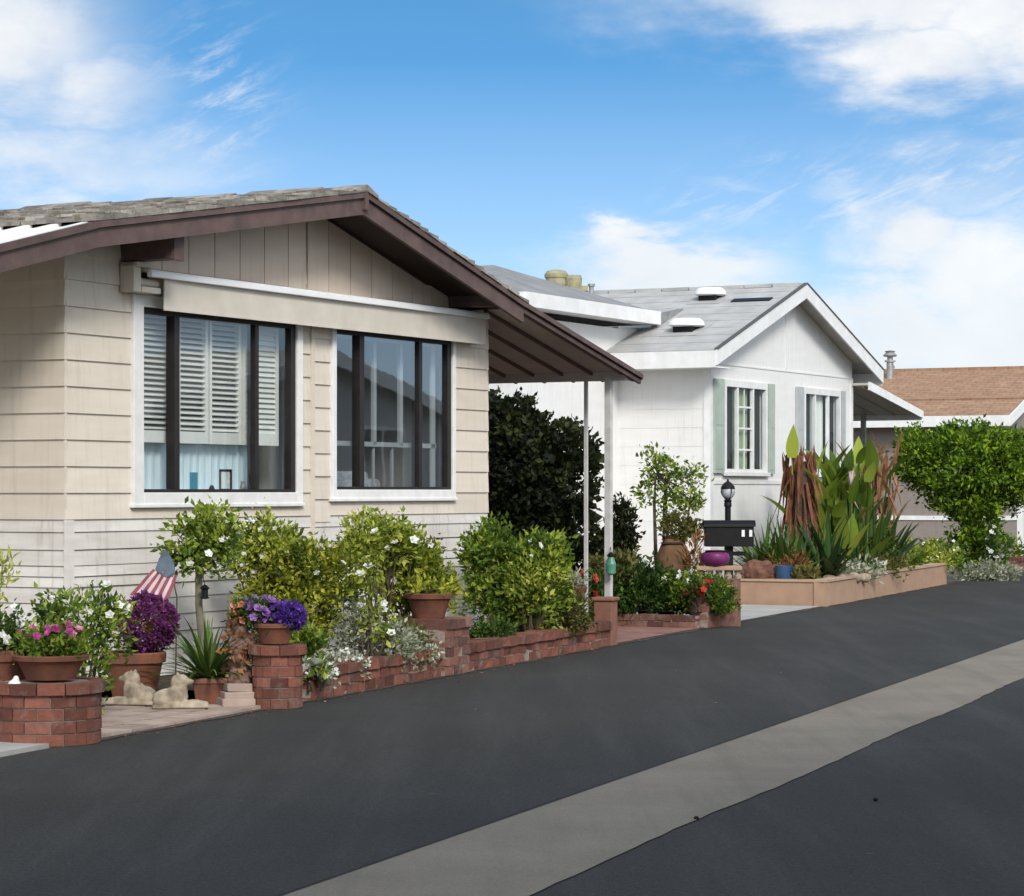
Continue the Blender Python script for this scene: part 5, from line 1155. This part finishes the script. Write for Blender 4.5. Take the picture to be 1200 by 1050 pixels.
# clouds: banks at given bearings and heights (degrees), broken up by turbulence
def ae(px, py): return (math.degrees(math.atan((px-600)/3000)), math.degrees(math.atan((575-py)/3000)))
mpv = nd(nt, 'ShaderNodeMapping'); mpv.inputs['Scale'].default_value = (1, 1, 1.5); nt.links.new(D_, mpv.inputs[0])
n1 = noise(nt, mpv.outputs[0], 13, 9, .58); n2 = noise(nt, mpv.outputs[0], 5, 5, .5)
mpw = nd(nt, 'ShaderNodeMapping'); mpw.inputs['Scale'].default_value = (1, 1, 3.2); mpw.inputs['Rotation'].default_value = (0, .5, 0); nt.links.new(D_, mpw.inputs[0])
n3 = noise(nt, mpw.outputs[0], 26, 9, .62)
azw = mth('ADD', az, mth('MULTIPLY', mth('SUBTRACT', n1, .5), 3.2)); elw = mth('ADD', el, mth('MULTIPLY', mth('SUBTRACT', n3, .5), 2.4))
BANKS = [(-20, 50, 165, 120, 1.0), (95, 110, 110, 70, .75), (40, 195, 260, 60, .62), (1010, -10, 250, 70, 1.1), (1080, 75, 120, 55, .95), (1190, 20, 120, 95, .9),
         (1075, 290, 75, 55, 1.0), (1165, 325, 130, 70, .85), (1065, 395, 150, 60, 1.15), (1190, 395, 120, 65, 1.1), (800, 320, 130, 46, 1.15), (760, 290, 55, 30, 1.05), (1000, 225, 90, 26, .42), (1120, 215, 150, 60, .42), (870, 215, 60, 20, .30), (700, 345, 260, 50, .45)]
acc = None
for px, py, rx, ry, a in BANKS:
    A_, E_ = ae(px, py); kx = rx/52.4; ky = ry/52.4
    u = mth('DIVIDE', mth('SUBTRACT', azw, A_), kx); v = mth('DIVIDE', mth('SUBTRACT', elw, E_), ky)
    g = mth('MULTIPLY', mth('EXPONENT', mth('MULTIPLY', mth('ADD', mth('MULTIPLY', u, u), mth('MULTIPLY', v, v)), -1.0)), a)
    acc = g if acc is None else mth('MAXIMUM', acc, g)
far = mth('MULTIPLY', mth('ABSOLUTE', az), 1/40.0, clamp=True)      # cloud added beyond the view to whiten the ambient light
bg = mth('MULTIPLY', mth('MULTIPLY', far, far), mth('MULTIPLY', mth("SUBTRACT", n2, .27), 3.6, clamp=True))
acc = mth('MAXIMUM', acc, bg)
den = mth('ADD', acc, mth('MULTIPLY', mth('MULTIPLY', mth('SUBTRACT', n1, .5), 1.6), mth('ADD', acc, .12)))
mr = nd(nt, 'ShaderNodeMapRange', interpolation_type='SMOOTHSTEP'); mr.inputs[1].default_value = .06; mr.inputs[2].default_value = 1.0
nt.links.new(den, mr.inputs[0])
cloudc = mixc(nt, ramp(nt, n1, [(.35, (0, 0, 0)), (.7, (1, 1, 1))]), (CLD*.74, CLD*.80, CLD*.88), (CLD, CLD*1.005, CLD*1.01))
sd = nd(nt, 'ShaderNodeVectorMath', operation='DOT_PRODUCT'); nt.links.new(D_, sd.inputs[0]); sd.inputs[1].default_value = (math.cos(ELEV)*math.sin(AZ), math.cos(ELEV)*math.cos(AZ), math.sin(ELEV))
glow = mth('ADD', 1.0, mth('MULTIPLY', mth('POWER', mth('MAXIMUM', sd.outputs['Value'], 0.0), 2.0), 1.3))      # unseen cloud round the sun brightened to add ambient light
cg = nd(nt, 'ShaderNodeCombineXYZ'); [nt.links.new(glow, cg.inputs[i]) for i in range(3)]
cloudc = mixc(nt, 1.0, cloudc, cg.outputs[0], 'MULTIPLY')
# thin combed streaks of high cloud over the white roof
ca, sa = math.cos(.42), math.sin(.42)
wx = mth('ADD', mth('MULTIPLY', az, ca), mth('MULTIPLY', el, sa)); wy = mth('SUBTRACT', mth('MULTIPLY', el, ca), mth('MULTIPLY', az, sa))
wv = nd(nt, 'ShaderNodeCombineXYZ'); nt.links.new(mth('MULTIPLY', wx, .30), wv.inputs[0]); nt.links.new(mth('MULTIPLY', wy, 1.25), wv.inputs[1])
wn = nd(nt, 'ShaderNodeTexNoise'); wn.inputs['Scale'].default_value = 1.7; wn.inputs['Detail'].default_value = 9; wn.inputs['Roughness'].default_value = .68; wn.inputs['Distortion'].default_value = .5
nt.links.new(wv.outputs[0], wn.inputs['Vector'])
wm = None
for px, py, rx, ry in ((1010, 225, 130, 42), (860, 232, 70, 32), (1140, 205, 120, 50), (250, 120, 60, 80)):
    A_, E_ = ae(px, py); u = mth('DIVIDE', mth('SUBTRACT', az, A_), rx/52.4); v = mth('DIVIDE', mth('SUBTRACT', el, E_), ry/52.4)
    g = mth('EXPONENT', mth('MULTIPLY', mth('ADD', mth('MULTIPLY', u, u), mth('MULTIPLY', v, v)), -1.0)); wm = g if wm is None else mth('MAXIMUM', wm, g)
wr = nd(nt, 'ShaderNodeMapRange', interpolation_type='SMOOTHSTEP'); wr.inputs[1].default_value = .46; wr.inputs[2].default_value = .74; nt.links.new(wn.outputs[0], wr.inputs[0])
wfac = mth('MULTIPLY', mth('MULTIPLY', wr.outputs[0], wm), .85, clamp=True)
cfac = mth('SUBTRACT', 1.0, mth('MULTIPLY', mth('SUBTRACT', 1.0, mr.outputs[0]), mth('SUBTRACT', 1.0, wfac)))
colr = mixc(nt, cfac, hs.outputs[0], cloudc)
hz = mth('SUBTRACT', 1.0, mth('MULTIPLY', mth('ADD', el, 1.0), 1/10.5, clamp=True))
colr = mixc(nt, mth('MULTIPLY', hz, .85), colr, (CLD*.80, CLD*.90, CLD*.97))
bgn = nd(nt, 'ShaderNodeBackground'); bgn.inputs[1].default_value = .10; nt.links.new(colr, bgn.inputs[0])
wo = nd(nt, 'ShaderNodeOutputWorld'); nt.links.new(bgn.outputs[0], wo.inputs[0])
sl = bpy.data.lights.new('sun', 'SUN'); sl.energy = SUNE; sl.angle = math.radians(14); sl.color = (1, .955, .89)
so = bpy.data.objects.new('sun', sl); COL.objects.link(so); so.location = (20, -30, 40)
dv = -Vector((math.cos(ELEV)*math.sin(AZ), math.cos(ELEV)*math.cos(AZ), math.sin(ELEV)))
so.rotation_euler = dv.to_track_quat('-Z', 'Y').to_euler()
vs_ = S.view_settings; S.display_settings.display_device = 'sRGB'; vs_.view_transform = 'Standard'; vs_.look = 'None'; vs_.gamma = 1; vs_.use_curve_mapping = False
vs_.exposure = EXPO
S.cycles.max_bounces = 8; S.cycles.transparent_max_bounces = 16
